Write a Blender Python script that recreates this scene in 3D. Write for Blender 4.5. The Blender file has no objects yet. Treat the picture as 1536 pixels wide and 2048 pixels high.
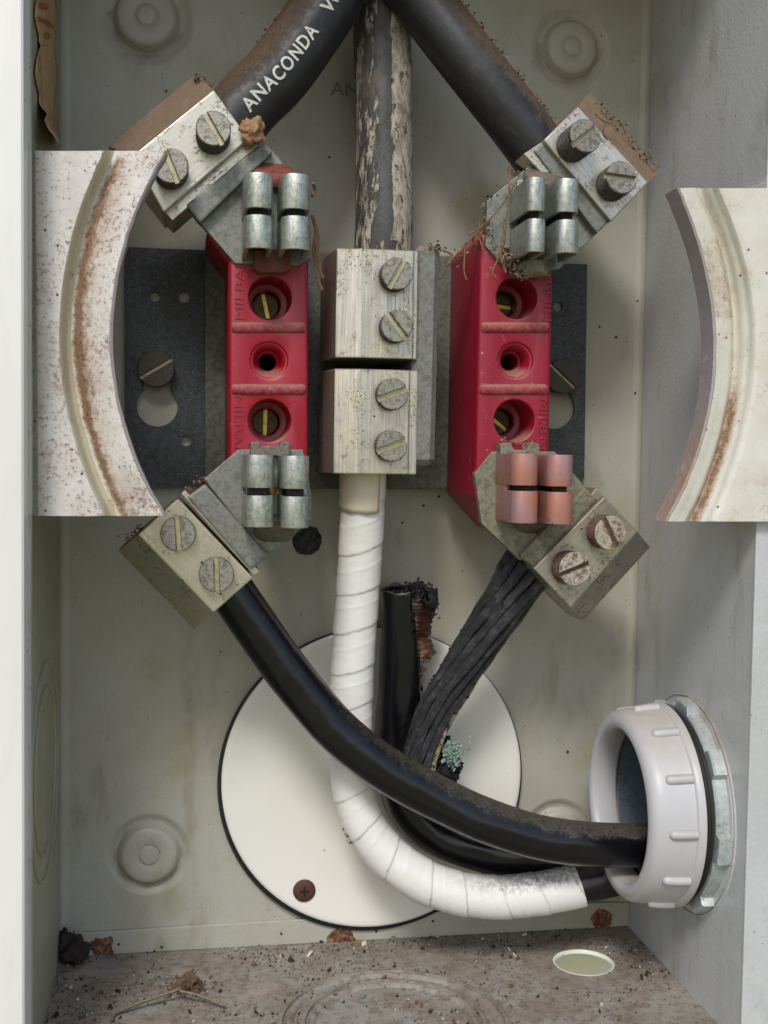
import bpy, bmesh, math, random
from mathutils import Vector, Matrix, noise
random.seed(7)
C = bpy.context.scene.collection
R = math.radians
MM = 0.001

# ------------------------------------------------------------------ camera
F, CX, CY, CAMD = 2320.0, 768.0, 1024.0, 577.5          # focal length in photo pixels, distance to the back panel in mm
_vy = Vector((385-CX, 903-CY, F)).normalized()            # depth axis seen in camera space
_vx = Vector((1, .006, 0)); _vx.z = -(_vx.x*_vy.x+_vx.y*_vy.y)/_vy.z; _vx.normalize()
_vd = _vy.cross(_vx); _vd = _vd if _vd.y > 0 else -_vd
def P(px, py, d):
    """point (mm) on the plane d mm in front of the back panel that the photo shows at px,py"""
    r = Vector(((px-CX)/F, (py-CY)/F, 1)); w = Vector((r.dot(_vx), r.dot(_vy), -r.dot(_vd)))
    return Vector((0, -CAMD, 0)) + w*((CAMD-d)/w.y)
def ray(px, py):
    r = Vector(((px-CX)/F, (py-CY)/F, 1)); return Vector((r.dot(_vx), r.dot(_vy), -r.dot(_vd)))
def PZ(px, py, z):
    w = ray(px, py); return Vector((0, -CAMD, 0)) + w*(z/w.z)
def PX(px, py, x):
    w = ray(px, py); return Vector((0, -CAMD, 0)) + w*(x/w.x)
cam = bpy.data.objects.new('camera', bpy.data.cameras.new('camera')); C.objects.link(cam)
cam.data.sensor_fit = 'HORIZONTAL'; cam.data.sensor_width = 36; cam.data.lens = F/1536*36
cam.data.clip_start = .01; cam.data.clip_end = 500
cr_ = Vector((_vx.x, _vy.x, -_vd.x)); cu_ = -Vector((_vx.y, _vy.y, -_vd.y)); cb_ = -Vector((_vx.z, _vy.z, -_vd.z))
cam.matrix_world = Matrix.Translation((0, -CAMD*MM, 0)) @ Matrix((cr_, cu_, cb_)).transposed().to_4x4()
bpy.context.scene.camera = cam

# ------------------------------------------------------------------ sky, sun, exposure
SUN_EL, SUN_AZ = R(45), R(200)                            # azimuth clockwise from +Y: the sun stands behind the camera, to its left
w = bpy.data.worlds.new('World'); bpy.context.scene.world = w; w.use_nodes = True
nt = w.node_tree; bg = nt.nodes['Background']
sky = nt.nodes.new('ShaderNodeTexSky'); sky.sky_type = 'NISHITA'; sky.sun_disc = False
sky.sun_elevation = SUN_EL; sky.sun_rotation = SUN_AZ; sky.dust_density = 1.8; sky.air_density = 1.0; sky.ozone_density = 1.0
nt.links.new(sky.outputs[0], bg.inputs[0]); bg.inputs[1].default_value = .125
sun = bpy.data.objects.new('sun', bpy.data.lights.new('sun', 'SUN')); C.objects.link(sun)
sun.data.energy = 1.5; sun.data.angle = R(13); sun.data.color = (1, .985, .95)
sd = Vector((math.sin(SUN_AZ)*math.cos(SUN_EL), math.cos(SUN_AZ)*math.cos(SUN_EL), math.sin(SUN_EL)))
sun.rotation_euler = sd.to_track_quat('Z', 'Y').to_euler(); sun.location = (-.6, -2, 2)
vs = bpy.context.scene.view_settings
vs.view_transform = 'Standard'; vs.look = 'None'; vs.exposure = 0.34; vs.gamma = 1; vs.use_curve_mapping = False
bpy.context.scene.cycles.max_bounces = 10; bpy.context.scene.cycles.diffuse_bounces = 6

# ------------------------------------------------------------------ materials
def c(r, g, b):
    f = lambda v: (v/255/12.92 if v/255 <= .04045 else ((v/255+.055)/1.055)**2.4)
    return (f(r), f(g), f(b), 1)
class Mat:
    def __init__(s, name, col=(.5,.5,.5,1), rough=.5, metal=0):
        s.m = bpy.data.materials.new(name); s.m.use_nodes = True; s.nt = s.m.node_tree
        s.b = s.nt.nodes['Principled BSDF']; s.col = col; s.rough = rough
        s.b.inputs['Metallic'].default_value = metal; s.hs = None
        tc = s.n('ShaderNodeTexCoord'); mp = s.n('ShaderNodeMapping'); mp.inputs['Scale'].default_value = (1000,)*3
        s.l(tc.outputs['Object'], mp.inputs[0]); s.v = mp.outputs[0]
    def n(s, t): return s.nt.nodes.new(t)
    def l(s, a, b): s.nt.links.new(a, b)
    def put(s, v, sock):
        if isinstance(v, (int, float)): sock.default_value = v
        elif isinstance(v, tuple): sock.default_value = v
        else: s.l(v, sock)
    def vec(s, scale, rot=(0,0,0)):
        a = s.n('ShaderNodeMapping'); a.inputs['Rotation'].default_value = rot; s.l(s.v, a.inputs[0])
        mp = s.n('ShaderNodeMapping'); mp.inputs['Scale'].default_value = scale; s.l(a.outputs[0], mp.inputs[0]); return mp.outputs[0]
    def noise(s, sc, det=4, ro=.6, v=None, off=None, dist=0):
        t = s.n('ShaderNodeTexNoise'); t.inputs['Scale'].default_value = sc; t.inputs['Detail'].default_value = det
        t.inputs['Roughness'].default_value = ro; t.inputs['Distortion'].default_value = dist
        vv = v or s.v
        if off:
            a = s.n('ShaderNodeVectorMath'); a.inputs[1].default_value = (off, off*.7, off*1.3); s.l(vv, a.inputs[0]); vv = a.outputs[0]
        s.l(vv, t.inputs['Vector']); return t.outputs['Fac']
    def vor(s, sc, v=None, rnd=1):
        t = s.n('ShaderNodeTexVoronoi'); t.inputs['Scale'].default_value = sc; t.inputs['Randomness'].default_value = rnd
        s.l(v or s.v, t.inputs['Vector']); return t.outputs['Distance'], t.outputs['Color']
    def step(s, f, a, b, lo=0, hi=1):
        t = s.n('ShaderNodeMapRange'); t.interpolation_type = 'SMOOTHSTEP'
        for i, v in zip((1,2,3,4), (a, b, lo, hi)): t.inputs[i].default_value = v
        s.put(f, t.inputs[0]); return t.outputs[0]
    def math(s, op, a, b=0, cl=False):
        t = s.n('ShaderNodeMath'); t.operation = op; t.use_clamp = cl; s.put(a, t.inputs[0]); s.put(b, t.inputs[1]); return t.outputs[0]
    def mix(s, f, a, b):
        t = s.n('ShaderNodeMix'); t.data_type = 'RGBA'; s.put(f, t.inputs[0]); s.put(a, t.inputs[6]); s.put(b, t.inputs[7]); return t.outputs[2]
    def mixf(s, f, a, b):
        t = s.n('ShaderNodeMix'); s.put(f, t.inputs[0]); s.put(a, t.inputs[2]); s.put(b, t.inputs[3]); return t.outputs[0]
    def attr(s, name):
        t = s.n('ShaderNodeAttribute'); t.attribute_name = name; return t.outputs['Fac']
    def up(s):
        g = s.n('ShaderNodeNewGeometry'); x = s.n('ShaderNodeSeparateXYZ'); s.l(g.outputs['Normal'], x.inputs[0]); return x.outputs[2]
    def over(s, f, col, rough=None):
        """lay a coat (dirt, wear, dust) over what is there"""
        s.col = s.mix(f, s.col, col)
        if rough is not None: s.rough = s.mixf(f, s.rough, rough)
        return s
    def unmetal(s, f): s.metalf = s.math('SUBTRACT', 1, f, True); s.put(s.math('MULTIPLY', s.metalf, s.b.inputs['Metallic'].default_value), s.b.inputs['Metallic']); return s
    def specks(s, sc, thr, col, amount=.5, rough=.9):
        d, co = s.vor(sc); k = s.n('ShaderNodeSeparateColor'); s.l(co, k.inputs[0])
        f = s.math('MULTIPLY', s.step(s.math('ADD', d, s.math('MULTIPLY', s.math('SUBTRACT', s.noise(sc*5, 4, .7), .5), thr*2.6)), thr*.8, thr*1.25, 1, 0), s.math('LESS_THAN', k.outputs[0], amount))
        return s.over(f, col, rough)
    def dust(s, col, lo=.15, hi=.7, amt=1, sc=.6, rough=.95, brk=.5):
        f = s.math('MULTIPLY', s.step(s.up(), lo, hi), s.step(s.noise(sc, 6, .7), .5-brk*.5, .5+.12, 0, amt))
        s.dustf = f; return s.over(f, col, rough)
    def bump(s, h, dist, strength=1):
        t = s.n('ShaderNodeBump'); t.inputs['Distance'].default_value = dist*MM; t.inputs['Strength'].default_value = strength
        s.put(h, t.inputs['Height'])
        if s.hs: s.l(s.hs, t.inputs['Normal'])
        s.hs = t.outputs[0]; return s
    def set(s, **k):
        for a, v in k.items(): s.b.inputs[a.replace('_', ' ')].default_value = v
        return s
    def done(s):
        s.put(s.col, s.b.inputs['Base Color']); s.put(s.rough, s.b.inputs['Roughness'])
        if s.hs: s.l(s.hs, s.b.inputs['Normal'])
        return s.m
DUST = c(142,116,92)
def paint(name, a, b, rough=.42, speck=.35, dust=True, stain=True, ring=False):
    m = Mat(name, a, rough)
    if stain:
        m.over(m.step(m.noise(.012, 5, .6), .42, .68, 0, .8), b)
        m.over(m.step(m.noise(.05, 5, .65, m.vec((1,1,.35)), 40), .52, .75, 0, .5), c(128,120,96)).over(m.step(m.noise(.018, 4, .6, None, 70), .56, .72, 0, .55), c(150,146,104)).over(m.step(m.noise(.4, 5, .7, m.vec((1.3,1.3,.22)), 60), .62, .74, 0, .4), c(116,110,98), .7).over(m.step(m.noise(.2, 7, .8, m.vec((1.6,1.6,.35)), 80), .655, .69, 0, .55), c(96,84,66), .8)
        m.over(m.step(m.noise(.35, 6, .7, None, 9), .6, .78, 0, .35), c(110,104,92), .7)
    if ring: m.over(m.step(m.math('ADD', m.math('MULTIPLY', m.attr('dirt'), .6), m.math('MULTIPLY', m.noise(.22,6,.7,None,3), .6)), .5, .95, 0, .7), c(118,102,80), .85)
    m.specks(.10, .075, c(66,58,48), speck).specks(.24, .07, c(96,86,70), speck)
    if dust: m.dust(DUST, .2, .8, 1, .25, .95, .9)
    m.bump(m.noise(.55, 3, .5), .35, .6).bump(m.noise(.08, 2), .5, .3)
    return m.done()
M = {}
M['paint'] = paint('enclosure_paint', c(174,172,160), c(162,156,134))
M['paint_lit_right'] = paint('lit_right_paint', c(192,193,194), c(182,183,182), .32, .2)  # box grey made lighter and bluer: skylight on the right wall put into colour
M['paint_shaded_left'] = paint('shaded_left_paint', c(160,160,140), c(140,134,108), .45, .3, dust=False)  # box grey made darker: the left wall's shade put into its colour
M['emboss'] = paint('emboss_paint', c(174,172,160), c(162,156,134), ring=True, dust=False)
m = Mat('white_frame', c(230,228,223), .28); m.over(m.step(m.noise(.02, 3, .5, m.vec((1,1,.3))), .4, .7, 0, .5), c(216,214,208)); m.specks(.09, .06, c(150,110,80), .1)
m.bump(m.noise(.05, 2, .5, m.vec((1.5,1,.4))), 1.2, .7); M['frame'] = m.done()
m = Mat('flange_paint', c(184,182,170), .5); m.specks(.12, .2, c(120,82,62), .35); m.over(m.step(m.noise(.15,5,.7), .55, .7, 0, .6), c(150,136,120)); M['flange'] = m.done()
# floor under a crust of dirt
m = Mat('dirty_floor', c(152,147,138), .85)
m.over(m.step(m.noise(.03,5,.65), .40, .66, 0, .85), c(132,118,102)); m.over(m.step(m.noise(.16,6,.75,None,5), .46, .62, 0, .7), c(112,97,84))
m.over(m.step(m.noise(.05,5,.6,None,20), .55, .72, 0, .7), c(172,156,148)); m.specks(.35,.16,c(58,46,38),.4).specks(.6,.16,c(96,74,58),.5).specks(.3,.09,c(196,186,172),.2)
m.bump(m.noise(.5,6,.7), .9, .8); M['floor'] = m.done()
m = Mat('rusty_weld', c(104,62,42), .9); m.over(m.step(m.noise(.35,6,.7), .45, .6), c(146,120,92)); m.over(m.step(m.noise(.5,5,.7,None,9), .52, .62), c(70,38,28)); m.bump(m.noise(.5,6,.7), 1.2); M['rust'] = m.done()
# metals
def alu(name, ang, base=c(205,200,184), grime=.5, tint=c(176,172,162)):
    m = Mat(name, base, .42, .78)
    st = m.noise(1.0, 5, .75, m.vec((.03, 1.0, 1.3), (0, ang, 0)))
    m.col = m.mix(m.step(st, .38, .68, 0, .75), base, tint); m.rough = m.step(st, .35, .7, .26, .5)
    m.over(m.step(m.noise(.9, 4, .7, m.vec((.05,1,1.6), (0, ang, 0)), 31), .58, .72, 0, .7), c(236,234,222))
    m.over(m.step(m.noise(.07,4,.6,None,3), .48, .7, 0, .55), c(208,200,164))
    m.over(m.step(m.noise(.16,7,.78,None,14), .53, .70, 0, grime), c(116,98,80), .8).over(m.step(m.noise(.5,6,.75,None,44), .62, .68, 0, grime), c(84,66,52), .9)
    m.over(m.math('MULTIPLY', m.step(m.noise(.08,4,.6,None,51), .5, .62), m.step(m.noise(.8,6,.8,None,52), .52, .6)), c(92,72,54), .9); m.specks(.25,.12,c(92,68,50), .12)
    m.dust(c(146,121,98), .12, .42, 1, .35, .97, 1.5); m.unmetal(m.dustf)
    m.bump(st, .1, .5).bump(m.math('MULTIPLY', m.dustf, m.noise(.8,6,.8)), 1.6, 1)
    return m.done()
def zinc(name, a, b, rough=.55, metal=.4, dust=.8, streak=False):
    m = Mat(name, a, rough, metal)
    m.over(m.step(m.noise(.4,6,.75), .42, .62), b); m.over(m.step(m.noise(1.6,4,.7,None,7), .55, .72, 0, .5), c(178,180,172)); m.over(m.step(m.noise(.15,6,.7,None,4), .55, .75, 0, .7), c(84,80,68), .8)
    if streak: m.over(m.step(m.noise(.8,4,.7,m.vec((1,1,.12)),2), .5, .68, 0, .6), c(112,118,104))
    m.dust(DUST, .3, .8, dust, .4, .95, .8); m.unmetal(m.dustf); m.bump(m.noise(.9,6,.75), .25, .8)
    return m.done()
M['zinc'] = zinc('galvanised_bracket', c(134,136,130), c(112,114,106))
M['zinc_olive'] = zinc('olive_bracket', c(134,132,114), c(104,102,84), .65, .25, .9)
M['bar'] = zinc('grey_bar', c(128,128,122), c(106,106,100), .7, .25)
M['plate'] = zinc('dark_plate', c(70,76,78), c(54,58,58), .5, .3, .5)
M['channel'] = zinc('channel_plate', c(106,108,98), c(82,82,72), .6, .3, .7)
M['jaw'] = zinc('jaw_steel', c(184,188,178), c(150,156,144), .34, .65, .2, True)
M['slit_shade'] = zinc('dark_slit_fill', c(58,56,50), c(40,38,34), .6, .3, .5)  # near-black filling that gives the jaw slits their shade
m = Mat('heat_pinked_copper', c(176,120,104), .42, .3); m.over(m.step(m.noise(.06,3,.5), .42, .62), c(168,130,130)); m.over(m.step(m.noise(.5,6,.75,m.vec((1.4,1,.35)),2), .55, .72, 0, .5), c(160,104,94), .6); m.over(m.step(m.noise(.12,5,.65,None,8), .62, .74, 0, .85), c(104,84,100)); m.specks(.4,.15,c(70,52,56),.15); m.bump(m.noise(1,5,.7),.15,.6); M['pink'] = m.done()
m = Mat('rivet_red', c(138,78,66), .6, .2); m.over(m.step(m.noise(.3,5,.7), .48, .62), c(112,58,48)); M['red_cap'] = m.done()
M['cap'] = zinc('rivet_grey', c(122,116,106), c(98,90,82), .5, .4, .25)
m = Mat('clip_brown', c(112,62,50), .7, .2); m.over(m.step(m.noise(.3,5,.7), .48, .64), c(88,70,54)); M['clip'] = m.done()
m = Mat('screw_steel', c(150,146,136), .45, .6); m.over(m.step(m.noise(.5,6,.7), .45, .65), c(104,98,88)); m.over(m.step(m.noise(1.3,5,.7,None,6), .55, .7, 0, .6), c(196,192,178)); m.specks(.9,.2,c(60,52,44),.2); m.bump(m.noise(1.2,5,.7),.3,.8); M['screw'] = m.done()
m = Mat('screw_thread', c(84,80,74), .6, .35); m.over(m.step(m.noise(.6,6,.75), .48, .64), c(56,52,46), .85); m.over(m.step(m.noise(1.1,4,.7,None,3), .6, .72), c(132,124,110)); m.bump(m.noise(1.2,5,.7),.3,.8); M['thread'] = m.done()
m = Mat('slot_metal', c(178,171,138), .4, .5); m.over(m.step(m.noise(.5,5,.7), .5, .66), c(140,130,100)); M['slot'] = m.done()
m = Mat('corroded_screw', c(190,182,166), .5, .35); m.over(m.step(m.noise(.4,7,.8), .46, .58, 0, .9), c(104,76,62), .9); m.over(m.step(m.noise(.8,6,.75,None,5), .55, .66), c(150,144,134)); m.over(m.step(m.noise(1.2,6,.75,None,15), .58, .68), c(226,220,206)); m.bump(m.noise(.6,6,.75),.7); M['corroded'] = m.done()
m = Mat('rusted_thread', c(112,86,72), .85); m.over(m.step(m.noise(.5,6,.75), .45, .62), c(70,50,42)); m.over(m.step(m.noise(.9,4,.7,None,3), .6, .7), c(180,160,146)); m.bump(m.noise(.8,6,.75),.6); M['rthread'] = m.done()
m = Mat('brass_dark', c(84,72,48), .45, .6); m.over(m.step(m.noise(.5,5,.7), .5, .65), c(56,46,32)); M['dbrass'] = m.done()
m = Mat('brass_bright', c(206,178,92), .35, .7); m.over(m.step(m.noise(.8,5,.7), .5, .65), c(150,122,62)); M['brass'] = m.done()
m = Mat('dark_screw', c(78,74,66), .5, .5); m.over(m.step(m.noise(.3,5,.7), .54, .68), c(96,70,56), .8); m.over(m.step(m.noise(.5,5,.7,None,4), .56, .7), c(100,92,78)); m.bump(m.noise(1,5,.7),.3); M['dscrew'] = m.done()
# plastics
m = Mat('red_plastic', c(154,14,38), .36); m.over(m.step(m.noise(.04,4,.6), .42, .7, 0, .5), c(140,20,42)); m.over(m.step(m.noise(.3,6,.7,None,6), .58, .75, 0, .3), c(196,110,112), .7)
m.over(m.step(m.noise(.09,6,.7,None,55), .52, .74, 0, .4), c(170,46,64), .6).over(m.step(m.noise(.8,6,.75,m.vec((1,1,.3)),65), .62, .72, 0, .35), c(206,120,122), .7); m.specks(.3,.1,c(150,90,80),.2); m.dust(c(158,112,98), .25, .85, .9, .5, .9, .9); m.bump(m.noise(.9,5,.7),.08,.5); M['red'] = m.done()
m = Mat('dusty_ridge', c(146,26,44), .6); m.over(m.step(m.noise(.35,7,.75), .38, .64, 0, .85), c(158,98,92), .9); m.over(m.step(m.noise(.6,6,.75,None,7), .6, .7), c(196,160,150), .9); m.dust(c(150,112,98), .1, .7, .9, .5, .9, .9); m.bump(m.noise(.8,6,.75),.4); M['ridge'] = m.done()
m = Mat('red_plastic_sooted', c(144,16,42), .42); m.over(m.step(m.noise(.05,5,.6), .4, .7, 0, .6), c(136,36,58)); m.over(m.step(m.noise(.22,6,.7,None,6), .6, .72, 0, .55), c(190,128,126), .8)
m.specks(.3,.12,c(188,140,136),.15); m.dust(c(158,112,98), .25, .85, .9, .5, .9, .9); m.bump(m.noise(.9,5,.7),.08,.5); M['red2'] = m.done()
def cable(name, a, rough, streak, sc=.5, dust=c(104,92,76), amt=.9, lo=.35, hi=.85, film=.3):
    m = Mat(name, a, rough); m.over(m.step(m.noise(.05,4,.6), .5, .7, 0, .6), streak, min(.9, rough+.15)); m.over(m.step(m.noise(.25,6,.75,None,6), .5, .75, 0, film), c(92,86,78), .7)
    f = m.math('MULTIPLY', m.step(m.math('ADD', m.up(), m.math('MULTIPLY', m.math('SUBTRACT', m.noise(.15,7,.8,None,3), .5), .8)), lo, hi), m.step(m.noise(.9,7,.85), .34, .64, 0, amt)); m.over(f, dust, .95); m.bump(m.math('MULTIPLY', f, m.noise(.9,6,.8,None,9)), .5, .8)
    m.bump(m.noise(.12,4,.6), .5, .5).bump(m.noise(1.5,5,.7), .12, .5); return m.done()
M['black'] = cable('black_sheath', c(13,13,17), .16, c(22,22,22), .5, c(112,102,86), .8, .4, 1.05, .1)
M['rubber'] = cable('old_rubber', c(34,34,37), .42, c(46,45,45), .5, c(120,94,70), 1, .12, .55)
m = Mat('bare_cable', c(58,56,53), .5); f = m.math('ADD', m.noise(.16,8,.78,m.vec((1.3,1.3,.28)),3), m.math('MULTIPLY', m.math('SUBTRACT', m.attr('pale'), .5), .34))
m.over(m.step(f, .53, .57), c(172,163,146), .85).over(m.math('MULTIPLY', m.step(f, .55, .6), m.step(m.noise(.3,7,.78,m.vec((1.2,1.2,.45)),23), .44, .6, 0, .85)), c(116,107,94), .9); m.over(m.step(m.noise(.3,7,.75,m.vec((1,1,.5)),12), .54, .6), c(72,66,58), .9); m.over(m.step(m.noise(.06,3,.5,None,30), .55, .7, 0, .5), c(92,82,72)); m.bump(m.step(f,.52,.58),.5,.8).bump(m.noise(.8,5,.7),.3); M['bare'] = m.done()
m = Mat('white_tape', c(228,227,222), .33); m.over(m.step(m.noise(.05,4,.6,m.vec((1,1,1))), .5, .75, 0, .3), c(214,208,194)); m.over(m.attr('dirt'), c(92,84,76), .8); m.over(m.math('MULTIPLY', m.math('MULTIPLY', m.attr('soot'), m.step(m.up(), .25, .75)), m.step(m.math('ADD', m.noise(.45,8,.82), m.math('MULTIPLY', m.up(), .16)), .52, .68)), c(38,35,32), .9)
m.specks(.25,.06,c(110,98,84),.12); m.bump(m.noise(.3,4,.6,m.vec((1,1,2))), .25, .6); M['tape'] = m.done()
m = Mat('beige_tape', c(206,196,176), .4); m.over(m.step(m.noise(.1,4,.6), .45, .7, 0, .5), c(192,180,158)); M['beige'] = m.done()
m = Mat('charred_strand', c(50,50,53), .36); m.over(m.step(m.noise(.18,7,.78,None,3), .45, .6), c(34,34,36)); m.over(m.step(m.noise(.15,7,.78,None,9), .5, .64, 0, .85), c(96,94,97), .5); m.over(m.step(m.noise(.5,7,.8,None,29), .52, .6), c(22,22,24), .8); m.over(m.step(m.noise(.8,5,.7,None,19), .6, .7, 0, .8), c(16,16,18), .3); m.bump(m.noise(.5,8,.8),2.2,1); m.set(Specular_IOR_Level=.8); M['char'] = m.done()
m = Mat('corroded_strand', c(46,46,48), .7); m.over(m.math('MULTIPLY', m.attr('yel'), m.step(m.noise(.15,6,.7,None,3), .40, .5)), c(176,162,132)); m.over(m.math('MULTIPLY', m.attr('yel'), m.step(m.noise(.3,6,.7,None,8), .54, .64)), c(186,156,84)); m.over(m.step(m.noise(.4,5,.7,None,14), .52, .6), c(50,46,44)); m.bump(m.noise(.6,7,.75),1); M['ystrand'] = m.done()
m = Mat('char_black', c(14,14,15), .45); m.over(m.step(m.noise(.5,6,.7), .55, .7), c(40,40,40), .8); m.bump(m.noise(.6,7,.75),1.2); M['soot'] = m.done()
m = Mat('gunked_fastener', c(74,76,76), .55); m.over(m.step(m.noise(.4,6,.75), .46, .6), c(36,37,38), .7); m.over(m.step(m.noise(.6,5,.7,None,8), .6, .7), c(130,132,128)); m.bump(m.noise(.7,6,.75),1); M['fastener'] = m.done()
m = Mat('verdigris', c(156,176,160), .85); m.over(m.step(m.noise(.25,6,.7), .45, .6), c(122,142,128)); m.over(m.step(m.noise(.3,6,.7,None,7), .55, .64), c(36,40,38)); m.over(m.step(m.noise(.4,6,.7,None,17), .58, .7), c(168,180,160)); m.bump(m.noise(.7,7,.75),1); M['verd'] = m.done()
m = Mat('amber_film', c(70,34,24), .3); m.over(m.attr('amber'), c(126,88,52)); m.over(m.step(m.noise(.25,5,.7,m.vec((.3,1,1.5))), .48, .62, 0, .8), c(52,24,18)); m.set(Transmission_Weight=.35); m.bump(m.noise(.35,4,.6,m.vec((.25,1,1.6))), 1.2); M['film'] = m.done()
m = Mat('disc_paint', c(234,232,224), .3); m.over(m.step(m.noise(.01,3,.5), .4, .7, 0, .35), c(218,214,190)); m.specks(.08,.04,c(150,140,120),.15); m.over(m.step(m.noise(.3,7,.75,m.vec((1,1,.3)),5), .64, .75, 0, .35), c(170,162,146)); m.specks(.3,.05,c(110,100,86),.08); m.bump(m.noise(.02,2),.6,.3); M['disc'] = m.done()
m = Mat('gasket', c(20,22,24), .5); m.bump(m.noise(.2,4,.6),.4); M['gasket'] = m.done()
m = Mat('brown_screw', c(84,50,42), .7); m.over(m.step(m.noise(.4,5,.7), .5, .65), c(62,36,32)); m.bump(m.noise(.6,5,.7),.4); M['bscrew'] = m.done()
m = Mat('bushing_plastic', c(186,185,186), .36); m.dust(c(170,160,144), .35, .95, .7, .25, .8, .8); m.specks(.2,.06,c(130,120,110),.12); m.over(m.step(m.noise(.06,4,.6), .5, .75, 0, .25), c(190,188,186)); m.bump(m.noise(.5,4,.6),.1,.5); M['bush'] = m.done()
M['nut'] = zinc('locknut_zinc', c(194,202,200), c(172,182,184), .34, .35, .3)
m = Mat('pipe_thread', c(52,52,50), .5, .3); M['pthread'] = m.done()
M['pipe'] = zinc('pipe_inside', c(104,116,124), c(84,96,104), .5, .3, .5)
# corroded white brackets
def ring(name, a, b, fre, rustc, amount):
    m = Mat(name, a, .6); m.over(m.step(m.noise(.05,4,.6), .4, .68), b).over(m.step(m.noise(.12,6,.7,None,33), .54, .7, 0, .5), c(188,166,150))
    f = m.noise(.6,8,.82,None,4)
    m.over(m.step(m.math('ADD', f, m.math('MULTIPLY', m.noise(.035,5,.7,None,8), .34)), fre+.07, fre+.15, 0, amount), c(136,104,88), .9)
    m.over(m.math('MULTIPLY', m.attr('beige'), .85), c(186,176,140)); m.specks(.22,.12,c(128,80,62),.28)
    r = m.math('ADD', m.attr('rust'), m.math('MULTIPLY', m.math('SUBTRACT', m.noise(.3,8,.82,None,2), .5), 1.9))
    m.over(m.step(m.math('ADD', m.attr('rust'), m.math('MULTIPLY', m.math('SUBTRACT', m.noise(.06,6,.7,None,61), .5), 1.2)), .05, .9, 0, .6), c(178,150,122), .9)
    m.over(m.step(r, .3, .85, 0, .9), rustc, .95).over(m.math('MULTIPLY', m.step(r, .5, .9), m.step(m.noise(.9,5,.7,None,22), .5, .62)), c(98,66,46), .95); m.bump(m.step(f, fre-.02, fre+.05), .35, .7).bump(m.noise(.5,5,.7),.3,.6); return m.done()
M['ringL'] = ring('freckled_white_metal', c(214,209,203), c(198,191,185), .615, c(122,94,70), .7)
M['ringR'] = ring('cream_metal', c(212,209,198), c(204,200,184), .68, c(138,104,74), .6)
m = Mat('bracket_rim_shaded', c(158,150,150), .45); m.over(m.math('MULTIPLY', m.attr('rust'), m.step(m.noise(.25,6,.75,None,4), .35, .6)), c(158,130,108), .8); m.over(m.step(m.noise(.2,6,.7), .58, .7, 0, .5), c(206,200,194)); m.bump(m.noise(.5,5,.7),.3); M['rim'] = m.done()  # shade of the turned-back rim mixed into this grey; the rust is its own
# loose things
m = Mat('paper_label', c(190,160,116), .8); m.over(m.step(m.noise(.06,5,.65), .45, .68), c(156,120,84)); m.over(m.step(m.noise(.3,5,.7,None,5), .58, .7, 0, .6), c(112,82,58)); m.bump(m.noise(.1,5,.6),1.5); M['paper'] = m.done()
M['ink'] = Mat('red_ink', c(150,48,24), .8).done(); M['stamp'] = Mat('grey_stamp', c(122,124,116), .7).done()
m = Mat('white_print', c(208,206,194), .7); m.over(m.step(m.noise(.7,6,.75), .52, .62, 0, .8), c(96,92,86)); M['print'] = m.done()
def plain(name, col, rough=.9, v=.3):
    m = Mat(name, col, rough); m.over(m.step(m.noise(.9,5,.7), .4, .7, 0, .7), tuple(x*v for x in col[:3])+(1,)); m.bump(m.noise(1,5,.7),.4); return m.done()
M['crumb'] = plain('brown_crumb', c(112,86,64)); M['crumb_dark'] = plain('dark_crumb', c(54,44,38)); M['crumb_pale'] = plain('pale_crumb', c(206,198,180), .9, .7); M['crumb_teal'] = plain('teal_crumb', c(112,146,136), .9, .6)
M['dirt'] = plain('dirt_clod', c(170,132,98), .95, .55); M['fibre'] = plain('fibre', c(134,106,78)); M['wire'] = zinc('wire_steel', c(128,124,112), c(96,90,80), .4, .6)
m = Mat('house_paint', c(244,243,222), .8); m.over(m.step(m.noise(.004,4,.6), .4, .7), c(238,237,210)); M['house'] = m.done()
m = Mat('lawn', c(130,130,100), .95); m.over(m.step(m.noise(.004,6,.7), .4, .65), c(152,146,116)); M['lawn'] = m.done()

# ------------------------------------------------------------------ object helpers
ORG = {}
def props(o, label=None, cat=None, group=None, kind=None):
    for k, v in (('label', label), ('category', cat), ('group', group), ('kind', kind)):
        if v: o[k] = v
    return o
def thing(name, label, cat, loc, group=None):
    o = bpy.data.objects.new(name, None); C.objects.link(o); o.empty_display_size = .02
    o.location = Vector(loc)*MM; ORG[o.name] = Vector(loc); return props(o, label, cat, group)
def obj(name, bm, mats, parent=None, loc=None, smooth=None, label=None, cat=None, group=None, kind=None):
    """link a bmesh written in world millimetres as one object, its origin at its thing's base"""
    org = ORG[parent.name] if parent else Vector(loc or (0,0,0))
    bmesh.ops.translate(bm, verts=bm.verts, vec=-org); bmesh.ops.scale(bm, verts=bm.verts, vec=(MM,)*3)
    me = bpy.data.meshes.new(name); bm.to_mesh(me); bm.free()
    for mt in (mats if isinstance(mats, (list, tuple)) else [mats]): me.materials.append(M[mt] if isinstance(mt, str) else mt)
    o = bpy.data.objects.new(name, me); C.objects.link(o); ORG[o.name] = org
    if parent: o.parent = parent
    else: o.location = org*MM
    if smooth is not None:
        me.polygons.foreach_set('use_smooth', [True]*len(me.polygons)); me.set_sharp_from_angle(angle=R(smooth))
    return props(o, label, cat, group, kind)
def BM(): return bmesh.new()
def bevel(bm, amt, seg=2, ang=25, edges=None):
    bmesh.ops.recalc_face_normals(bm, faces=bm.faces)
    es = [e for e in (edges or bm.edges) if len(e.link_faces) == 2 and e.calc_face_angle(0) > R(ang)]
    bmesh.ops.bevel(bm, geom=es, offset=amt, segments=seg, profile=.6, affect='EDGES', clamp_overlap=True)
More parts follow.
